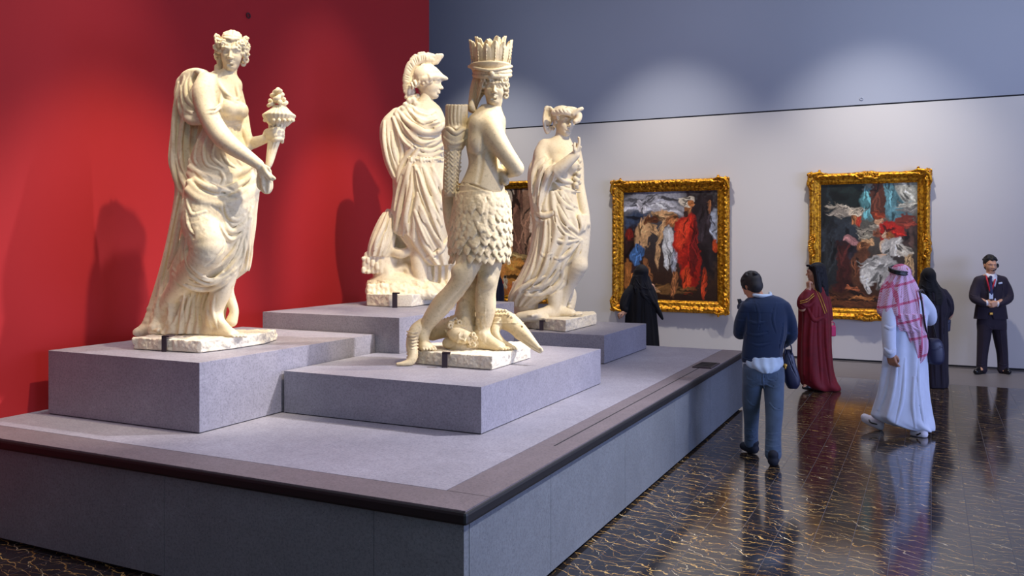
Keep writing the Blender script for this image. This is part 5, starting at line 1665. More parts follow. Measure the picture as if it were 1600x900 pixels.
def garment(name, root, mat, D, bx, dd, h, fn, parent=None, blur=0, over=None, boxes=()):
    """boxes: picture rectangles inside which the cloth also wraps the body below"""
    c = Clay(D, bx, dd, h)
    for x0, y0, x1, y1 in boxes:
        a, b = np.array([c.pt(x, y, d) for x in (x0, x1) for y in (y0, y1) for d in dd]), 0
        lo, hi = a.min(0), a.max(0)
        m = c.pt((x0 + x1) / 2, y0, 0), c.pt((x0 + x1) / 2, y1, 0)
        c.wrap(over, .009, (c.pt(x0, y0, 0)[0], lo[1], m[1][2]), (c.pt(x1, y0, 0)[0], hi[1], m[0][2]), 0)
    fn(c)
    if blur: c.blur(blur)
    o = carve(name, c, root, mat)
    if parent is not None: o.parent = parent
    return o


def scalp(c, q, hg, M, full=1.0, r=1.06, cutz=.50):
    """short hair: a shell over the skull leaving the face and ears clear"""
    c.ell_m(q(0, .12, .14), np.array([.345, .45, .40]) * hg * r, 0, M)
    c.ell_m(q(0, .26, -.10), np.array([.30, .27, .30]) * hg * full, .05 * hg, M)
    c.ell_m(q(0, -.52, -.22), np.array([.5, .42, cutz]) * hg, .03 * hg, M, cut=True)
    for sg in (-1, 1): c.ell_m(q(sg * .36, .02, -.16), np.array([.1, .14, .2]) * hg, .03 * hg, M, cut=True)
    rd = random.Random(4)
    for i in range(90):
        a, b = rd.uniform(0, 6.28), rd.uniform(.1, 1.2)
        p = (math.sin(b) * math.cos(a) * .34, .12 + math.sin(b) * math.sin(a) * .44, .14 + math.cos(b) * .40)
        if p[1] < -.30 and p[2] < .3: continue
        c.chain_m([q(*p), q(p[0] * 1.02 + .08, p[1] * 1.03 + .09, p[2] - .04)], np.array([.05, .035]) * hg, .06 * hg)


def shoe(c, heel, toe, r, k=2):
    """heel and toe rows (x, y, depth) in pixels on the ground line"""
    h_, t_ = np.array(heel, float), np.array(toe, float)
    m = h_ * .45 + t_ * .55
    c.limb([(*h_, r), (*m, r * 1.02), (*t_, r * .8)], k)
    c.limb([(h_[0], h_[1] - r * 1.1, h_[2], r * .95), (*(h_ * .65 + t_ * .35 - np.array([0, r * .5, 0])), r * .95)], k)


def man_in_sweater():
    D = 7.75
    r = person('person', 'man in navy sweater and jeans seen from behind, looking down at his phone', 1190, 715, D)
    bx, dd = (1138, 420, 1256, 732), (-60, 70)
    M = rotm(-152, 30, 0); S = D / FPX; hg = 37 * S
    torso = [(464, 1184, 1202, 0, 8), (470, 1172, 1222, 0, 12), (484, 1166, 1228, 0, 16), (520, 1168, 1224, 0, 17), (556, 1168, 1220, 0, 16), (580, 1166, 1221, 0, 17), (592, 1172, 1214, 0, 14)]
    J = [[(1190, 474, -2, 9), (1184, 460, 4, 8), (1176, 448, 12, 9)],
         [(1168, 480, 0, 9), (1160, 500, 6, 8.5), (1156, 520, 16, 8), (1156, 505, 30, 6), (1160, 488, 44, 4.6)],
         [(1226, 482, 0, 9), (1234, 505, 2, 8.5), (1236, 524, 8, 8), (1230, 532, 22, 6.5), (1222, 538, 32, 4.6)],
         [(1178, 584, 2, 14), (1174, 625, 14, 12), (1174, 655, 26, 9.5), (1173, 688, 36, 7.5), (1173, 697, 40, 6.5)],
         [(1208, 586, 0, 14), (1209, 630, -10, 12), (1208, 665, -22, 9.5), (1207, 700, -30, 7.5), (1208, 716, -34, 6.5)]]
    c, q = body(D, bx, dd, J, M, hg, (1173, 447, 10), .008, [((1160, 490, 42), [-.1, .2, .95], [.9, .4, .1], 28 * S, (.5, .6, .7, .8), .5, 1), ((1223, 538, 32), [-.2, .1, -.9], [-.9, .2, 0], 28 * S, (.9, 1, 1.1, 1.2), .6, 1)],
                [((1173, 697, 40), (1164, 700, 52), 6), ((1208, 716, -34), (1210, 722, -20), 6)], root=r, torso=torso)
    c.limb([(1178, 466, 2, 7.6), (1175, 456, 8, 8)], 3)
    carve('body', c, r, M_SKIN)
    hc = Clay(D, (1148, 422, 1198, 474), (-16, 40), .005); scalp(hc, q, hg, M, 1.1, 1.12); carve('hair', hc, r, M_HAIR)

    def sweater(c):
        c.loft([(461, 1180, 1208, 1, 10), (466, 1170, 1222, 1, 15), (476, 1163, 1229, 1, 19), (492, 1163, 1231, 1, 21), (520, 1163, 1228, 1, 21), (545, 1160, 1224, 1, 20), (558, 1158.5, 1221.5, 1, 19), (566, 1160, 1221, 1, 18)], 3)
        c.limb([(1173, 476, 1, 11), (1164, 490, 4, 11.5), (1158, 506, 12, 11), (1157, 520, 20, 10.5), (1157, 512, 30, 9), (1159, 500, 38, 7.5)], 3)
        c.limb([(1221, 480, 1, 12), (1230, 496, 2, 11.5), (1234, 512, 4, 11), (1234, 526, 10, 10), (1229, 533, 22, 8.5), (1224, 537, 28, 7.5)], 3)
        for p in ([(1168, 500), (1180, 505), (1196, 503)], [(1166, 520), (1182, 524), (1200, 520)], [(1172, 536), (1186, 540), (1204, 536)], [(1224, 505), (1222, 525), (1218, 545)], [(1168, 486), (1169, 510), (1168, 530)], [(1180, 470), (1186, 492), (1184, 515)], [(1212, 474), (1208, 498), (1213, 520)], [(1150, 514), (1158, 518), (1164, 516)], [(1228, 520), (1236, 522), (1242, 519)]):
            c.fold(p, 2.4, 4, lift=-1.2, edge=.12)
        c.fold([(1160, 559), (1176, 564), (1200, 566), (1220, 561)], 1.8, 1)
    garment('sweater', r, M_NAVY, D, bx, dd, .006, sweater, over=c, boxes=[(1140, 472, 1250, 486), (1140, 500, 1215, 556), (1200, 486, 1250, 532)])

    def shirt(c):
        c.loft([(556, 1162, 1221, 1, 20), (566, 1161, 1223, 1, 22), (572, 1165, 1221, 0, 22.5), (577, 1172, 1216, -1, 22), (581, 1182, 1206, -3, 20)], 2, [(13, .5, 0, 0)])
    garment('shirt', r, M_SHIRT, D, bx, dd, .006, shirt)
    garment('shirt_collar', r, M_SHIRT, D, bx, dd, .005, lambda c: c.limb([(1178, 461, -6, 2.6), (1190, 462.5, -10, 3), (1203, 461.5, -5, 2.6), (1203, 458, 6, 2.6)], 2))

    def jeans(c):
        c.loft([(562, 1162, 1221, 1, 17), (575, 1161, 1223, 1, 18.5), (590, 1161, 1225, 1, 18), (600, 1164, 1222, 1, 16)], 3)
        c.limb([(1177, 590, 4, 16), (1174, 612, 10, 14), (1174, 640, 18, 12), (1174, 662, 28, 10.6), (1174, 680, 34, 10.6), (1174, 691, 38, 11)], 3)
        c.limb([(1208, 590, -2, 16.5), (1210, 616, -8, 14), (1211, 645, -16, 12), (1209, 672, -24, 11.2), (1208, 695, -30, 12), (1208, 709, -33, 12.5)], 3)
        for y in (668, 676, 684): c.fold([(1163, y), (1172, y + 3), (1184, y)], 1.4, 1.6)
        for y in (676, 686, 696, 704): c.fold([(1196, y), (1207, y + 3), (1220, y)], 1.5, 1.6)
        for p in ([(1168, 600), (1176, 604), (1190, 598)], [(1196, 600), (1210, 606), (1222, 600)], [(1166, 622), (1174, 632), (1184, 634)], [(1202, 630), (1212, 640), (1222, 640)], [(1192, 580), (1192, 594), (1194, 608)]): c.fold(p, 1.3, 1.6)
        c.fold([(1168, 580), (1168, 592), (1182, 592), (1182, 580)], .9, .6); c.fold([(1200, 581), (1200, 593), (1215, 593), (1215, 581)], .9, .6)
    garment('jeans', r, M_JEANS, D, bx, dd, .006, jeans, over=c, boxes=[(1150, 575, 1240, 688), (1190, 680, 1240, 705)])
    zf = lambda y, D_: (EYE - .05) * FPX / D_ + HOR
    for hx, hd, tx, td in ((1178, 34, 1162, 52), (1208, -42, 1211, -14)):
        Dh, Dt = D + hd * S, D + td * S
        garment('shoe', r, M_SHOE, D, bx, dd, .005, lambda c: shoe(c, (hx, zf(0, Dh), hd), (tx, zf(0, Dt), td), 8.2))
    # phone held up in front of him
    garment('phone', r, M_GLASS, D, (1146, 462, 1166, 492), (25, 60), .004, lambda c: c.box_m(c.pt(1157, 476, 46), np.array([.022, .005, .055]), 0, rotm(25, -20, 0)), None)
    # handbag carried on the forearm
    b = bearing_root('handbag', (r['org'][0] + .26, D + .12, .93)); tag(b, 'navy leather handbag with gold clasp hanging from the sweater man\'s arm', 'handbag')

    def bag(c):
        c.loft([(546, 1226, 1236, 20, 5), (556, 1223, 1240, 20, 8), (572, 1222, 1244, 20, 10), (590, 1225, 1249, 20, 11), (600, 1228, 1249, 20, 10), (607, 1232, 1245, 20, 7)], 2, expo=2.6)
        c.fold([(1230, 550), (1238, 572), (1246, 590)], 1.2, 1); c.fold([(1228, 556), (1226, 575), (1230, 596)], 1.2, 1)
    b2 = Clay(D, (1214, 532, 1256, 612), (0, 44), .005); bag(b2); carve('pouch', b2, b, M_BAG)
    b3 = Clay(D, (1214, 528, 1256, 572), (0, 44), .004)
    for dq in (13, 27): b3.limb([(1226, 552, dq, 1.2), (1227, 540, dq, 1.1), (1231, 535, dq, 1.1), (1236, 541, dq, 1.1), (1237, 553, dq, 1.2)], .4)
    carve('handle', b3, b, M_BAG)
    b4 = Clay(D, (1218, 562, 1234, 580), (0, 24), .003); b4.ball(1227, 571, 10.5, (3, 1.6, 3), 0); b4.ball(1227, 575, 10, (1.4, 1.4, 2.4), 1); carve('clasp', b4, b, M_GOLDTRIM)


def woman_in_crimson():
    D = 11.4; S = D / FPX
    r = person('person', 'woman in a long crimson abaya with gold trim and sunglasses on her dark hair', 1278, 606, D)
    bx, dd = (1240, 404, 1320, 616), (-36, 36)
    M = rotm(-98, 4, 0); hg = 26.5 * S
    torso = [(446, 1266, 1288, 0, 8), (456, 1260, 1290, 0, 12), (480, 1262, 1290, 0, 13), (505, 1264, 1288, 0, 11), (530, 1260, 1292, 0, 13), (545, 1264, 1288, 0, 11)]
    J = [[(1276, 452, 0, 6), (1273, 442, 0, 5.6), (1271, 434, 0, 6)],
         [(1262, 460, -8, 6), (1254, 474, -10, 5.5), (1254, 482, -10, 5), (1260, 464, -14, 4.4), (1264, 450, -12, 3.6)],
         [(1288, 462, 4, 6), (1293, 480, 6, 5.5), (1296, 498, 4, 4.6), (1298, 510, 2, 3.4)],
         [(1270, 540, -4, 10), (1268, 570, -4, 7.5), (1265, 600, -5, 4.6)], [(1282, 540, 4, 10), (1282, 570, 4, 7.5), (1282, 600, 4, 4.6)]]
    c, q = body(D, bx, dd, J, M, hg, (1272, 425, 0), .0075, [((1264, 451, -12), [-.1, 0, .95], [.9, .2, 0], 20 * S, (.9, 1, 1.1, 1.1), .4, 1), ((1298, 509, 2), [.05, 0, -1], [-.8, 0, 0], 20 * S, (.8, .9, 1, 1.1), .4, 1)],
                [((1265, 600, -5), (1254, 606, -6), 4), ((1282, 600, 4), (1270, 606, 3), 4)], torso=torso)
    carve('body', c, r, M_SKIN2)

    def hair(c):
        c.ell_m(q(0, .14, .14), np.array([.37, .46, .41]) * hg, 0, M)
        c.ell_m(q(0, -.56, -.2), np.array([.6, .38, .55]) * hg, .02 * hg, M, cut=True)
        c.limb([(1280, 420, 0, 10), (1284, 440, 0, 9.5), (1287, 458, 0, 7.5), (1290, 474, 0, 5), (1292, 487, 0, 2)], 3)
        c.limb([(1275, 418, -9, 5), (1277, 436, -10, 5), (1280, 456, -10, 4.5), (1286, 474, -8, 2.5)], 3)
        for i in range(7): c.fold([(1274 + i * 2, 414 + abs(3 - i)), (1277 + i * 2, 436), (1282 + i * 1.6, 462), (1288 + i * .7, 480)], 1.1, 1)
    garment('hair', r, M_HAIR, D, bx, dd, .006, hair)

    def robe(c):
        c.loft([(448, 1268, 1286, 0, 8), (455, 1259, 1290, 0, 14), (464, 1252, 1293, 0, 18), (480, 1250, 1296, 0, 20), (505, 1250, 1298, 0, 20), (540, 1249, 1299, 0, 20), (575, 1249, 1302, 0, 20), (594, 1252, 1307, 0, 21), (603, 1257, 1312, 0, 21), (608, 1266, 1313, 2, 20), (611, 1286, 1309, 2, 14)], 2, [(8, .8, .5, .01), (5, 1.0, 1, -.01)])
        c.limb([(1264, 456, -8, 7), (1254, 468, -12, 7.4), (1253, 477, -12, 7), (1258, 468, -15, 6.5), (1262, 458, -14, 6)], 2)
        c.limb([(1288, 460, 4, 7), (1293, 478, 6, 6.5), (1296, 498, 4, 5.5)], 2)
        for p in ([(1252, 475), (1262, 478), (1275, 466)], [(1258, 490), (1256, 530), (1256, 585)], [(1270, 480), (1266, 530), (1266, 595)], [(1280, 480), (1280, 530), (1284, 600)], [(1290, 500), (1292, 545), (1298, 600)], [(1262, 482), (1272, 500), (1286, 496)]): c.fold(p, 2.6, 3, edge=.22)
    garment('abaya', r, M_CRIMSON, D, bx, dd, .0065, robe)
    # gold braid along the open edges
    g = Clay(D, bx, dd, .005)
    ref = Clay(D, bx, dd, .0065); robe(ref)
    for p in ([(1250, 471), (1260, 468), (1271, 459)], [(1250, 474), (1261, 471), (1272, 462)], [(1276, 449), (1284, 466), (1292, 488)], [(1273, 450), (1281, 468), (1289, 490)]):
        T = ref.trace(p)
        if T is not None: g.limb([(x, y, d - .3, .75) for x, y, d in T], .3, 1)
    carve('gold_trim', g, r, M_GOLDTRIM)
    garment('sunglasses', r, M_GLASS, D, (1252, 404, 1292, 434), (-20, 20), .004, lambda c: (c.chain_m([q(-.3, -.24, .38), q(-.12, -.34, .40), q(.12, -.34, .40), q(.3, -.24, .38)], np.array([.06, .075, .075, .06]) * hg, .0), c.chain_m([q(-.35, .1, .2), q(-.3, -.24, .38)], np.array([.02, .02]) * hg), c.chain_m([q(.35, .1, .2), q(.3, -.24, .38)], np.array([.02, .02]) * hg)))
    for sh in ((1260, -7), (1274, 3)):
        garment('shoe', r, M_GLASS, D, bx, dd, .005, lambda c: shoe(c, (sh[0] + 6, (EYE - .035) * FPX / D + HOR, sh[1]), (sh[0] - 4, (EYE - .035) * FPX / D + HOR, sh[1]), 3.6))
    b = bearing_root('handbag', (r['org'][0] + .2, D, .7)); tag(b, 'small bright pink handbag held by the woman in crimson', 'handbag')
    k = Clay(D, (1292, 500, 1312, 532), (-16, 18), .0045); k.box_m(k.pt(1301, 517, -1), np.array([4.6, 3.2, 8.5]) * S, 0, rotm(20, 0, 0), rnd=2.0 * S); carve('pouch', k, b, M_PINK)
    k = Clay(D, (1292, 498, 1312, 520), (-16, 18), .004); k.limb([(1298, 511, -3, .8), (1298.5, 505, -1, .7), (1301, 503, 0, .7), (1304, 506, 1, .7), (1304, 511, 1, .8)], .2); carve('handle', k, b, M_PINK)


def man_in_thobe():
    D = 8.8; S = D / FPX
    r = person('person', 'man striding away in white thobe and red checked headdress with black cord', 1412, 680, D)
    bx, dd = (1338, 404, 1480, 692), (-50, 50)
    M = rotm(-160, 4, 0); hg = 33 * S
    torso = [(456, 1398, 1416, 0, 8), (464, 1386, 1436, 0, 13), (480, 1384, 1442, 0, 16), (520, 1388, 1440, 0, 15), (560, 1388, 1438, 0, 16), (580, 1392, 1434, 0, 13)]
    J = [[(1408, 462, 0, 8), (1406, 446, 0, 7), (1406, 434, 0, 8)],
         [(1390, 472, -4, 9), (1389, 500, -12, 8), (1389, 530, -18, 7), (1390, 548, -21, 5), (1391, 556, -22, 4)],
         [(1440, 472, 0, 9), (1452, 490, 6, 8), (1454, 500, 14, 7), (1446, 502, 28, 5.5), (1440, 500, 34, 4.4)],
         [(1402, 572, 4, 12), (1392, 610, 18, 9), (1376, 646, 26, 6.5), (1371, 655, 28, 5)],
         [(1426, 572, -2, 12), (1434, 615, -14, 9), (1438, 655, -20, 6.5), (1438, 668, -20, 5)]]
    c, q = body(D, bx, dd, J, M, hg, (1406, 430, 2), .008, [((1391, 553, -22), [.22, -.1, -1], [.7, .7, 0], 28 * S, (.35, .4, .5, .55), .3, 1), ((1440, 500, 34), [-.9, .3, 0], [0, .1, -1], 25 * S, (.8, .9, 1, 1.1), .5, 1)],
                [((1371, 655, 28), (1360, 656, 36), 5), ((1438, 668, -20), (1428, 676, -10), 5)], torso=torso)
    carve('body', c, r, M_SKIN)

    def thobe(c):
        c.loft([(458, 1396, 1424, 0, 10), (466, 1384, 1440, 0, 16), (480, 1382, 1446, 0, 19), (510, 1386, 1444, 0, 19), (550, 1382, 1444, 0, 20), (585, 1377, 1446, 0, 23), (615, 1372, 1448, 0, 27), (640, 1365, 1452, 2, 31), (650, 1364, 1454, 2, 32), (658, 1376, 1456, 0, 31), (666, 1400, 1457, -4, 27), (671, 1424, 1457, -8, 20)], 3,
               [(7, 1.6, 1.0, .008), (12, .5, 0, -.01)])
        c.limb([(1391, 474, -4, 11), (1389, 500, -12, 10.5), (1389, 528, -18, 10), (1390, 546, -21, 9.5), (1390, 550, -22, 9.5)], 2)
        c.limb([(1438, 470, 0, 12), (1450, 484, 6, 11), (1453, 495, 12, 9.5), (1449, 500, 24, 8), (1444, 501, 30, 7)], 2)
        for p in ([(1392, 570), (1384, 610), (1372, 640)], [(1402, 560), (1396, 610), (1386, 652)], [(1414, 560), (1410, 620), (1400, 662)], [(1436, 560), (1436, 610), (1444, 664)], [(1428, 590), (1426, 630), (1430, 668)], [(1382, 545), (1392, 552), (1399, 546)], [(1383, 510), (1392, 514), (1399, 508)]): c.fold(p, 2.6, 3.5, edge=.22)
    garment('thobe', r, M_THOBE, D, bx, dd, .0062, thobe, over=c, boxes=[(1372, 470, 1436, 545), (1402, 500, 1456, 664), (1436, 468, 1470, 512)])

    def ghutra(c):
        c.ball(1407, 427, 2, (15.5, 17, 15), 2)
        c.loft([(430, 1391, 1422, 2, 16), (438, 1385, 1427, 1, 18), (450, 1379, 1433, 0, 19), (468, 1375, 1440, -1, 21), (484, 1373, 1442, -2, 22), (492, 1376, 1442, -2, 22), (498, 1384, 1442, -2, 22)], 2, [(13, 1.1, .5, .02)])
        c.loft([(490, 1386, 1442, -8, 18), (505, 1394, 1444, -9, 17), (517, 1401, 1446, -10, 15)], 1.5, [(15, 1.2, 0, .02)])
        c.loft([(510, 1416, 1446, -14, 11), (530, 1421, 1448, -15, 9.5), (548, 1426, 1448, -15, 8), (560, 1430, 1444, -15, 6), (568, 1431, 1437, -15, 4)], 1.5, [(9, 1.1, 0, .02)])
        for p in ([(1398, 442), (1386, 470), (1380, 492)], [(1404, 442), (1396, 475), (1394, 512)], [(1410, 438), (1409, 475), (1410, 516)], [(1416, 442), (1422, 480), (1424, 520)], [(1422, 444), (1434, 480), (1438, 540)], [(1412, 480), (1416, 510), (1430, 556)], [(1376, 488), (1392, 500), (1402, 514)], [(1415, 500), (1428, 512), (1444, 520)]): c.fold(p, 1.6, 1.5)
    garment('headcloth', r, M_KEFF, D, bx, dd, .006, ghutra)

    def agal(c):
        for dy in (0, 3.2):
            P = []
            for i in range(25):
                a = i / 24 * 2 * math.pi
                P.append((1406.5 + 17 * math.cos(a), 421 + dy + 2.6 * math.cos(a) - 4.0 * math.sin(a), 2 + 18.6 * math.sin(a), 2.1))
            c.limb(P, .3, 1)
    garment('head_cord', r, M_GLASS, D, bx, dd, .005, agal)
    for (hx, hy, hd, tx, ty, td) in ((1374, 664, 24, 1351, 652, 34), (1442, 678, -24, 1428, 677, -14)):
        garment('shoe', r, M_WHITESHOE, D, bx, dd, .005, lambda c: (shoe(c, (hx, hy, hd), (tx, ty, td), 7.4), c.limb([(hx + 2, hy + 4, hd, 4.5), ((hx + tx) / 2, (hy + ty) / 2 + 4.4, (hd + td) / 2, 4.5), (tx - 1, ty + 3.6, td, 4.2)], 1)))
        garment('shoe_stripe', r, M_GLASS, D, bx, dd, .004, lambda c: c.limb([(hx - 4, hy - 1, hd - 8.4, 1.2), ((hx + tx) / 2 - 2, (hy + ty) / 2 + 2, (hd + td) / 2 - 8.6, 1.3), (tx + 6, ty + 2, td - 7, 1)], .3))
    b = bearing_root('shoulder_bag', (r['org'][0] + .35, D, .8)); tag(b, 'black shoulder bag on a long strap at the right hip of the man in white', 'shoulder bag')
    k = Clay(D, (1440, 520, 1480, 576), (-30, 30), .005); k.loft([(529, 1450, 1466, -4, 8), (536, 1446, 1471, -4, 11), (552, 1446, 1474, -4, 12), (564, 1448, 1473, -4, 11), (569, 1452, 1468, -4, 8)], 2, expo=2.5); k.fold([(1447, 540), (1460, 546), (1473, 541)], 1.2, .8); carve('pouch', k, b, M_BAG)
    k = Clay(D, (1428, 448, 1470, 540), (-34, 30), .0045)
    k.limb([(1437, 456, -20, 1.6), (1441, 475, -24, 1.6), (1444, 500, -25, 1.5), (1448, 520, -22, 1.5), (1452, 533, -14, 1.5)], .4); k.limb([(1437, 456, -20, 1.6), (1440, 453, -6, 1.6), (1444, 460, 12, 1.5), (1456, 500, 18, 1.4), (1464, 533, 6, 1.4)], .4)
    carve('strap', k, b, M_GLASS)


def veiled(label, cx, foot_y, D, spec, mat, mats, facing, extra=None, cloth_name='abaya'):
    """a woman wrapped in long robe and head scarf; spec holds outline rows"""
    S = D / FPX
    r = person('person', label, cx, foot_y, D)
    bx, dd = spec['bx'], (-32, 32)
    M = rotm(facing, 4, 0); hg = 25.5 * S * spec.get('hs', 1)
    hx, hy = spec['head']
    torso = [(hy + 24, cx - 9, cx + 9, 0, 6), (hy + 34, cx - 16, cx + 16, 0, 9), (hy + 60, cx - 14, cx + 14, 0, 10), (hy + 90, cx - 15, cx + 15, 0, 10), (hy + 108, cx - 12, cx + 12, 0, 9)]
    fy = foot_y - 5
    J = [[(cx, hy + 28, 0, 5.5), (hx, hy + 16, 0, 5), (hx, hy + 8, 0, 5)], *spec['arms'],
         [(cx - 6, hy + 100, 0, 8), (cx - 6, (hy + fy) / 2 + 45, 0, 6), (cx - 6, fy, 0, 4)], [(cx + 6, hy + 100, 0, 8), (cx + 6, (hy + fy) / 2 + 45, 0, 6), (cx + 6, fy, 0, 4)]]
    c, q = body(D, bx, dd, J, M, hg, (hx, hy, 0), .008, spec.get('hands', []), [((cx - 6, fy, 0), (cx - 6 - 4, foot_y, 8), 3.6), ((cx + 6, fy, 0), (cx + 6 - 3, foot_y, 8), 3.6)], torso=torso)
    carve('body', c, r, M_SKIN2)

    def robe(c):
        c.loft(spec['robe'], 2, [(8, .8, .4, .012), (13, .4, 1, -.01)])
        for s_ in spec['sleeves']: c.limb(s_, 2.5)
        for p in spec['folds']: c.fold(p, 2.2, 3, edge=.25)
    garment(cloth_name, r, mat, D, bx, dd, .007, robe, over=c, boxes=[spec['wrap']] if 'wrap' in spec else [])

    def scarf(c):
        c.ell_m(q(0, .10, .10), np.array([.40, .50, .47]) * hg, 0, M); c.ell_m(q(0, .05, -.15), np.array([.34, .42, .42]) * hg, .1 * hg, M)
        c.ell_m(q(0, -.60, -.06), np.array([.26, .42, .36]) * hg, .03 * hg, M, cut=True)
        c.loft(spec['scarf'], 3, [(11, .7, 0, .02)])
        c.loft([(hy - 4, hx - 10, hx + 10, 1, 10), (hy + 8, hx - 11.5, hx + 12, 0, 12), (hy + 22, hx - 15, hx + 17, 0, 13)], 4)
        for l in spec.get('tails', []): c.limb(l, 2)
        for p in spec['sfolds']: c.fold(p, 1.1, 1.2)
    garment('head_scarf', r, mats, D, bx, dd, .006, scarf)
    return r


def guard():
    D = 12.88; S = D / FPX
    r = person('person', 'security guard in dark suit with red lanyard standing with clasped hands', 1550, 584, D)
    bx, dd = (1508, 394, 1592, 592), (-30, 26)
    M = rotm(-6, 2, 0); hg = 27 * S
    torso = [(428, 1540, 1556, 0, 6), (434, 1530, 1566, 0, 9), (450, 1529, 1567, 0, 11), (480, 1531, 1566, 0, 11), (500, 1531, 1567, 0, 11), (512, 1536, 1562, 0, 9)]
    J = [[(1548, 434, 0, 6.5), (1548, 424, 0, 6)],
         [(1530, 440, 0, 6), (1524, 455, 0, 5.6), (1523, 466, -3, 5), (1534, 471, -12, 4.8), (1541, 473, -15, 3.6)],
         [(1566, 440, 0, 6), (1573, 455, 0, 5.6), (1575, 466, -3, 5), (1564, 472, -12, 4.8), (1557, 475, -15, 3.6)],
         [(1539, 505, 0, 9), (1536, 540, 0, 7), (1534, 572, 0, 5)], [(1560, 505, 0, 9), (1564, 540, 0, 7), (1567, 572, 0, 5)]]
    c, q = body(D, bx, dd, J, M, hg, (1547.5, 414, 0), .0065, [((1540, 473, -15), [.95, -.1, -.25], [.1, .9, -.1], 19 * S, (.5, .6, .6, .7), .5, 1), ((1558, 474, -17), [-.95, -.1, -.25], [.1, .9, 0], 19 * S, (.5, .6, .6, .7), .5, -1)],
                [((1534, 572, 0), (1530, 580, -8), 4), ((1567, 572, 0), (1571, 582, -8), 4)], torso=torso)
    carve('body', c, r, M_SKIN2)
    hc = Clay(D, (1534, 396, 1562, 430), (-18, 18), .005); scalp(hc, q, hg, M, .8, .95, .64); carve('hair', hc, r, M_HAIR)

    def jacket(c):
        c.loft([(429, 1538, 1558, 1, 8), (433, 1526, 1570, 1, 11), (440, 1522, 1573, 1, 13), (455, 1524, 1572, 0, 14), (470, 1526, 1570, 0, 13.5), (485, 1524, 1572, 0, 14), (498, 1522, 1574, 0, 14)], 2)
        c.limb([(1530, 439, 0, 7.5), (1524, 452, 0, 7.6), (1522, 465, -4, 7), (1530, 471, -11, 6), (1537, 474, -14, 5)], 2)
        c.limb([(1566, 439, 0, 7.5), (1573, 452, 0, 7.6), (1576, 465, -4, 7), (1568, 472, -11, 6), (1562, 475, -14, 5)], 2)
        # open front down to the button, then cutaway
        c.limb([(1548, 428, -14, 5.5), (1548, 440, -16, 4.8), (1548, 452, -17, 2.6), (1548, 462, -17, 1.6)], 1, cut=True)
        c.limb([(1548, 500, -14, 5), (1548, 488, -16, 3), (1548, 480, -17, 1)], 1, cut=True)
        for p in ([(1543, 430), (1539, 444), (1546, 462)], [(1553, 430), (1557, 444), (1550, 462)], [(1529, 478), (1528, 490), (1527, 497)], [(1531, 445), (1530, 460), (1532, 476)], [(1566, 445), (1568, 460), (1566, 476)], [(1516, 460), (1522, 463), (1528, 461)], [(1571, 461), (1577, 464), (1583, 461)]): c.fold(p, 1.1, 1)
    garment('jacket', r, M_SUIT, D, bx, dd, .0062, jacket)

    def trousers(c):
        c.loft([(492, 1528, 1571, 0, 12), (505, 1527, 1572, 0, 12.5), (514, 1529, 1571, 0, 12)], 2)
        c.limb([(1539, 508, 0, 11), (1537, 530, 0, 9.5), (1535, 552, 0, 8), (1534, 570, 0, 7.6), (1534, 577, 0, 7.8)], 2)
        c.limb([(1560, 508, 0, 11), (1563, 530, 0, 9.5), (1566, 552, 0, 8), (1567, 570, 0, 7.6), (1567, 577, 0, 7.8)], 2)
        for p in ([(1537, 510), (1536, 540), (1533, 570)], [(1562, 510), (1565, 540), (1568, 570)], [(1542, 508), (1550, 514), (1556, 508)], [(1527, 568), (1533, 571), (1540, 568)], [(1561, 568), (1568, 571), (1574, 568)]): c.fold(p, .9, 1)
    garment('trousers', r, M_SUIT, D, bx, dd, .0065, trousers)

    def shirt(c):
        c.loft([(428, 1541, 1555, 0, 8), (434, 1539, 1557, -1, 11), (460, 1540, 1556, -1, 12.6), (490, 1541, 1555, -1, 12.6), (497, 1542, 1554, -1, 12.4)], 1)
        c.limb([(1542, 429, -5, 2.4), (1545, 433, -9, 2)], .6); c.limb([(1554, 429, -5, 2.4), (1551, 433, -9, 2)], .6)
    garment('shirt', r, M_WHITE, D, bx, dd, .005, shirt)
    for w in ((1541, 473.5, -15.5), (1558, 475, -16)): garment('shirt_cuff', r, M_WHITE, D, bx, dd, .0045, lambda c: c.ball(*w, (2.2, 4.6, 4.6), 0))
    garment('tie', r, M_TIE, D, bx, dd, .0045, lambda c: c.limb([(1548, 433, -12.6, 2.4), (1548, 437, -13.4, 1.6), (1548, 450, -14.6, 2.6), (1548, 458, -14.8, 3), (1548, 464, -14.6, 1.4)], .3))
    garment('lanyard', r, M_LANYARD, D, bx, dd, .0045, lambda c: (c.limb([(1541, 431, -6, 1.1), (1543, 440, -14, 1.2), (1546, 452, -15.4, 1.2), (1548, 460, -15.8, 1.2)], .2), c.limb([(1556, 431, -6, 1.1), (1554, 440, -14, 1.2), (1550, 452, -15.4, 1.2), (1548, 460, -15.8, 1.2)], .2)))
    garment('badge', r, M_BADGE, D, bx, dd, .0045, lambda c: c.box_m(c.pt(1548.5, 463, -16.6), np.array([3.2, .7, 4.4]) * S, 0, rnd=.004))
    garment('belt_buckle', r, M_GOLDTRIM, D, bx, dd, .0045, lambda c: c.box_m(c.pt(1548.5, 490, -13.8), np.array([2.6, 1.2, 1.9]) * S, 0, rnd=.004))
    garment('headset', r, M_GLASS, D, bx, dd, .0045, lambda c: (c.ball(1558, 415, 0, (2.6, 3.4, 3.6), .5), c.limb([(1558, 416, -2, 1), (1556, 421, -9, .8), (1552, 423, -13, .9)], .3)))
    garment('pocket_patch', r, M_BADGE, D, bx, dd, .0045, lambda c: c.box_m(c.pt(1563, 442.5, -12.6), np.array([3.4, 1, 1.3]) * S, 0, rotm(16, 0, -8), rnd=.003))
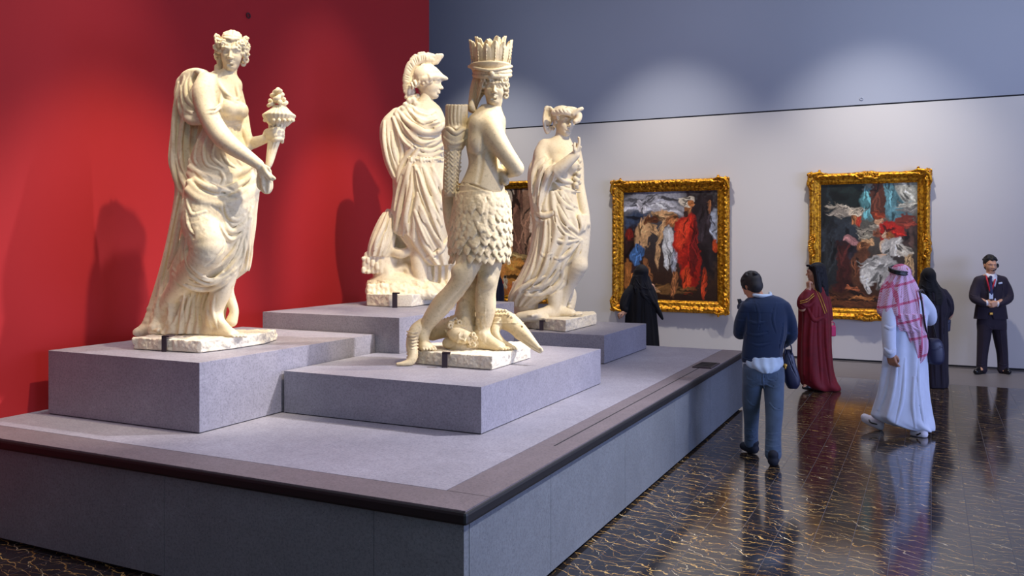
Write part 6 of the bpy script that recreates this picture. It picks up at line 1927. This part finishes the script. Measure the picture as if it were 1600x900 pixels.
    for sg, x in ((-1, 1534), (1, 1567)):
        yy = (EYE - .04) * FPX / D + HOR
        garment('shoe', r, M_GLASS, D, bx, dd, .005, lambda c: shoe(c, (x, yy, 2), (x + sg * 9, (EYE - .04) * FPX / (D - 12 * S) + HOR, -12), 5))


man_in_sweater()
woman_in_crimson()
man_in_thobe()
rA = veiled('woman in black abaya and head scarf behind the man in the checked headdress', 1462, 604, 11.65,
            dict(bx=(1436, 412, 1496, 612), head=(1450, 432), hs=.98,
                 arms=[[(1476, 464, 0, 5.5), (1484, 480, 2, 5), (1484, 492, 6, 4.5), (1478, 497, 14, 4), (1472, 495, 20, 3)], [(1446, 464, 0, 5.5), (1443, 480, 2, 5), (1446, 495, 12, 4)]],
                 robe=[(446, 1446, 1464, 0, 8), (453, 1441, 1474, 0, 12), (464, 1439, 1480, 0, 15), (485, 1440, 1482, 0, 16), (500, 1441, 1478, 0, 15), (535, 1441, 1479, 0, 16), (570, 1441, 1479, 0, 17), (595, 1441, 1480, 0, 18), (605, 1442, 1479, 0, 18)],
                 sleeves=[[(1474, 458, 0, 7), (1481, 470, 0, 7.5), (1483, 485, 3, 7), (1478, 496, 12, 5.5)], [(1445, 462, 0, 6), (1443, 480, 3, 6), (1446, 494, 12, 5)]],
                 folds=[[(1470, 470), (1471, 520), (1472, 600)], [(1462, 480), (1460, 530), (1462, 600)], [(1476, 500), (1476, 550), (1477, 600)], [(1452, 490), (1450, 540), (1452, 600)], [(1478, 462), (1484, 475), (1486, 488)]],
                 scarf=[(440, 1440, 1461, 0, 11), (448, 1438, 1468, 0, 12), (456, 1439, 1474, 0, 14), (466, 1441, 1476, -2, 14), (476, 1446, 1472, -3, 14)],
                 sfolds=[[(1440, 446), (1452, 452), (1464, 446)], [(1442, 452), (1456, 460), (1472, 456)], [(1446, 460), (1458, 470), (1470, 466)], [(1442, 424), (1446, 436), (1456, 442)]]), M_PURPLE, M_ABAYA, 172)
b = bearing_root('handbag', (rA['org'][0] + .2, 11.65, 1.1)); tag(b, 'small dark handbag held in front by the woman in black at the far painting', 'handbag')
k = Clay(11.65, (1468, 490, 1490, 524), (0, 34), .005); k.box_m(k.pt(1479, 508, 14), np.array([.05, .03, .085]), 0, rotm(10, 0, 4), rnd=.02); k.fold([(1474, 503), (1479, 505), (1484, 503)], .8, .5); carve('pouch', k, b, M_BAG)
k = Clay(11.65, (1468, 482, 1490, 508), (0, 34), .005); k.limb([(1475, 500, 14, .8), (1475, 494, 15, .8), (1479, 491, 16, .8), (1483, 494, 15, .8), (1483, 500, 14, .8)], .2); carve('handle', k, b, M_BAG)

veiled('woman in black robe and veil by the gold frame, arm raised to her chest', 1003, 574, 13.5,
       dict(bx=(962, 404, 1044, 582), head=(1001, 427), hs=.95,
            arms=[[(988, 448, 0, 5), (978, 462, -3, 4.6), (974, 478, -6, 4.4), (976, 488, -12, 3.6), (973, 489, -16, 3)], [(1018, 448, 0, 5), (1022, 465, 0, 4.6), (1020, 485, -4, 4)]],
            hands=[((974, 488, -14), [-.7, -.3, -.3], [.2, .1, -.9], 17 * 13.5 / FPX, (.5, .6, .7, .8), .5, 1)],
            robe=[(438, 992, 1012, 0, 8), (446, 986, 1018, 0, 12), (458, 981, 1022, 0, 14), (480, 979, 1024, 0, 15), (500, 977, 1026, 0, 15), (530, 976, 1029, 0, 16), (560, 975, 1031, 0, 17), (574, 975, 1032, 0, 17)],
            sleeves=[[(988, 450, -2, 6.5), (979, 462, -5, 7), (975, 476, -8, 7), (976, 484, -12, 5.5)], [(1016, 450, 0, 6.5), (1021, 465, 0, 6.5), (1021, 482, -3, 6)]],
            folds=[[(990, 490), (988, 520), (986, 570)], [(1004, 470), (1004, 520), (1004, 570)], [(1016, 480), (1019, 520), (1022, 570)], [(982, 462), (978, 474), (974, 484)]],
            scarf=[(432, 989, 1014, 0, 11), (440, 986, 1017, 0, 12), (450, 984, 1020, 0, 14), (462, 988, 1024, -2, 13), (474, 1004, 1028, -3, 10)],
            tails=[[(1018, 462, -4, 5), (1025, 478, -6, 4.5), (1031, 490, -6, 3.6), (1035, 498, -6, 2)]],
            sfolds=[[(994, 436), (1002, 448), (1014, 452)], [(990, 444), (1002, 458), (1020, 464)], [(1006, 440), (1016, 460), (1030, 486)], [(1000, 462), (1014, 468), (1026, 480)]]), M_ABAYA, M_SCARF, -150)
veiled('dark-clothed visitor almost hidden behind the feathered statue', 768, 574, 13.5,
       dict(bx=(738, 398, 798, 582), head=(766, 416), hs=.95, arms=[[(753, 448, 0, 5), (750, 466, 0, 4.6), (756, 486, -8, 4)], [(781, 448, 0, 5), (783, 466, 0, 4.6), (778, 486, -8, 4)]],
            robe=[(430, 758, 778, 0, 8), (436, 750, 784, 0, 12), (448, 747, 786, 0, 14), (480, 747, 787, 0, 15), (530, 746, 789, 0, 16), (574, 744, 791, 0, 17)],
            sleeves=[[(753, 448, 0, 6), (749, 466, 0, 6), (754, 484, -6, 5)], [(781, 448, 0, 6), (783, 466, 0, 5), (779, 484, -6, 5)]],
            folds=[[(768, 460), (768, 520), (768, 570)]], scarf=[(424, 756, 777, 0, 11), (434, 752, 781, 0, 12), (446, 754, 780, -1, 12)], sfolds=[[(758, 432), (768, 440), (778, 434)]]), M_PURPLE, M_ABAYA, 170)
guard()

for o in list(bpy.data.objects):
    if 'org' in o: del o['org']
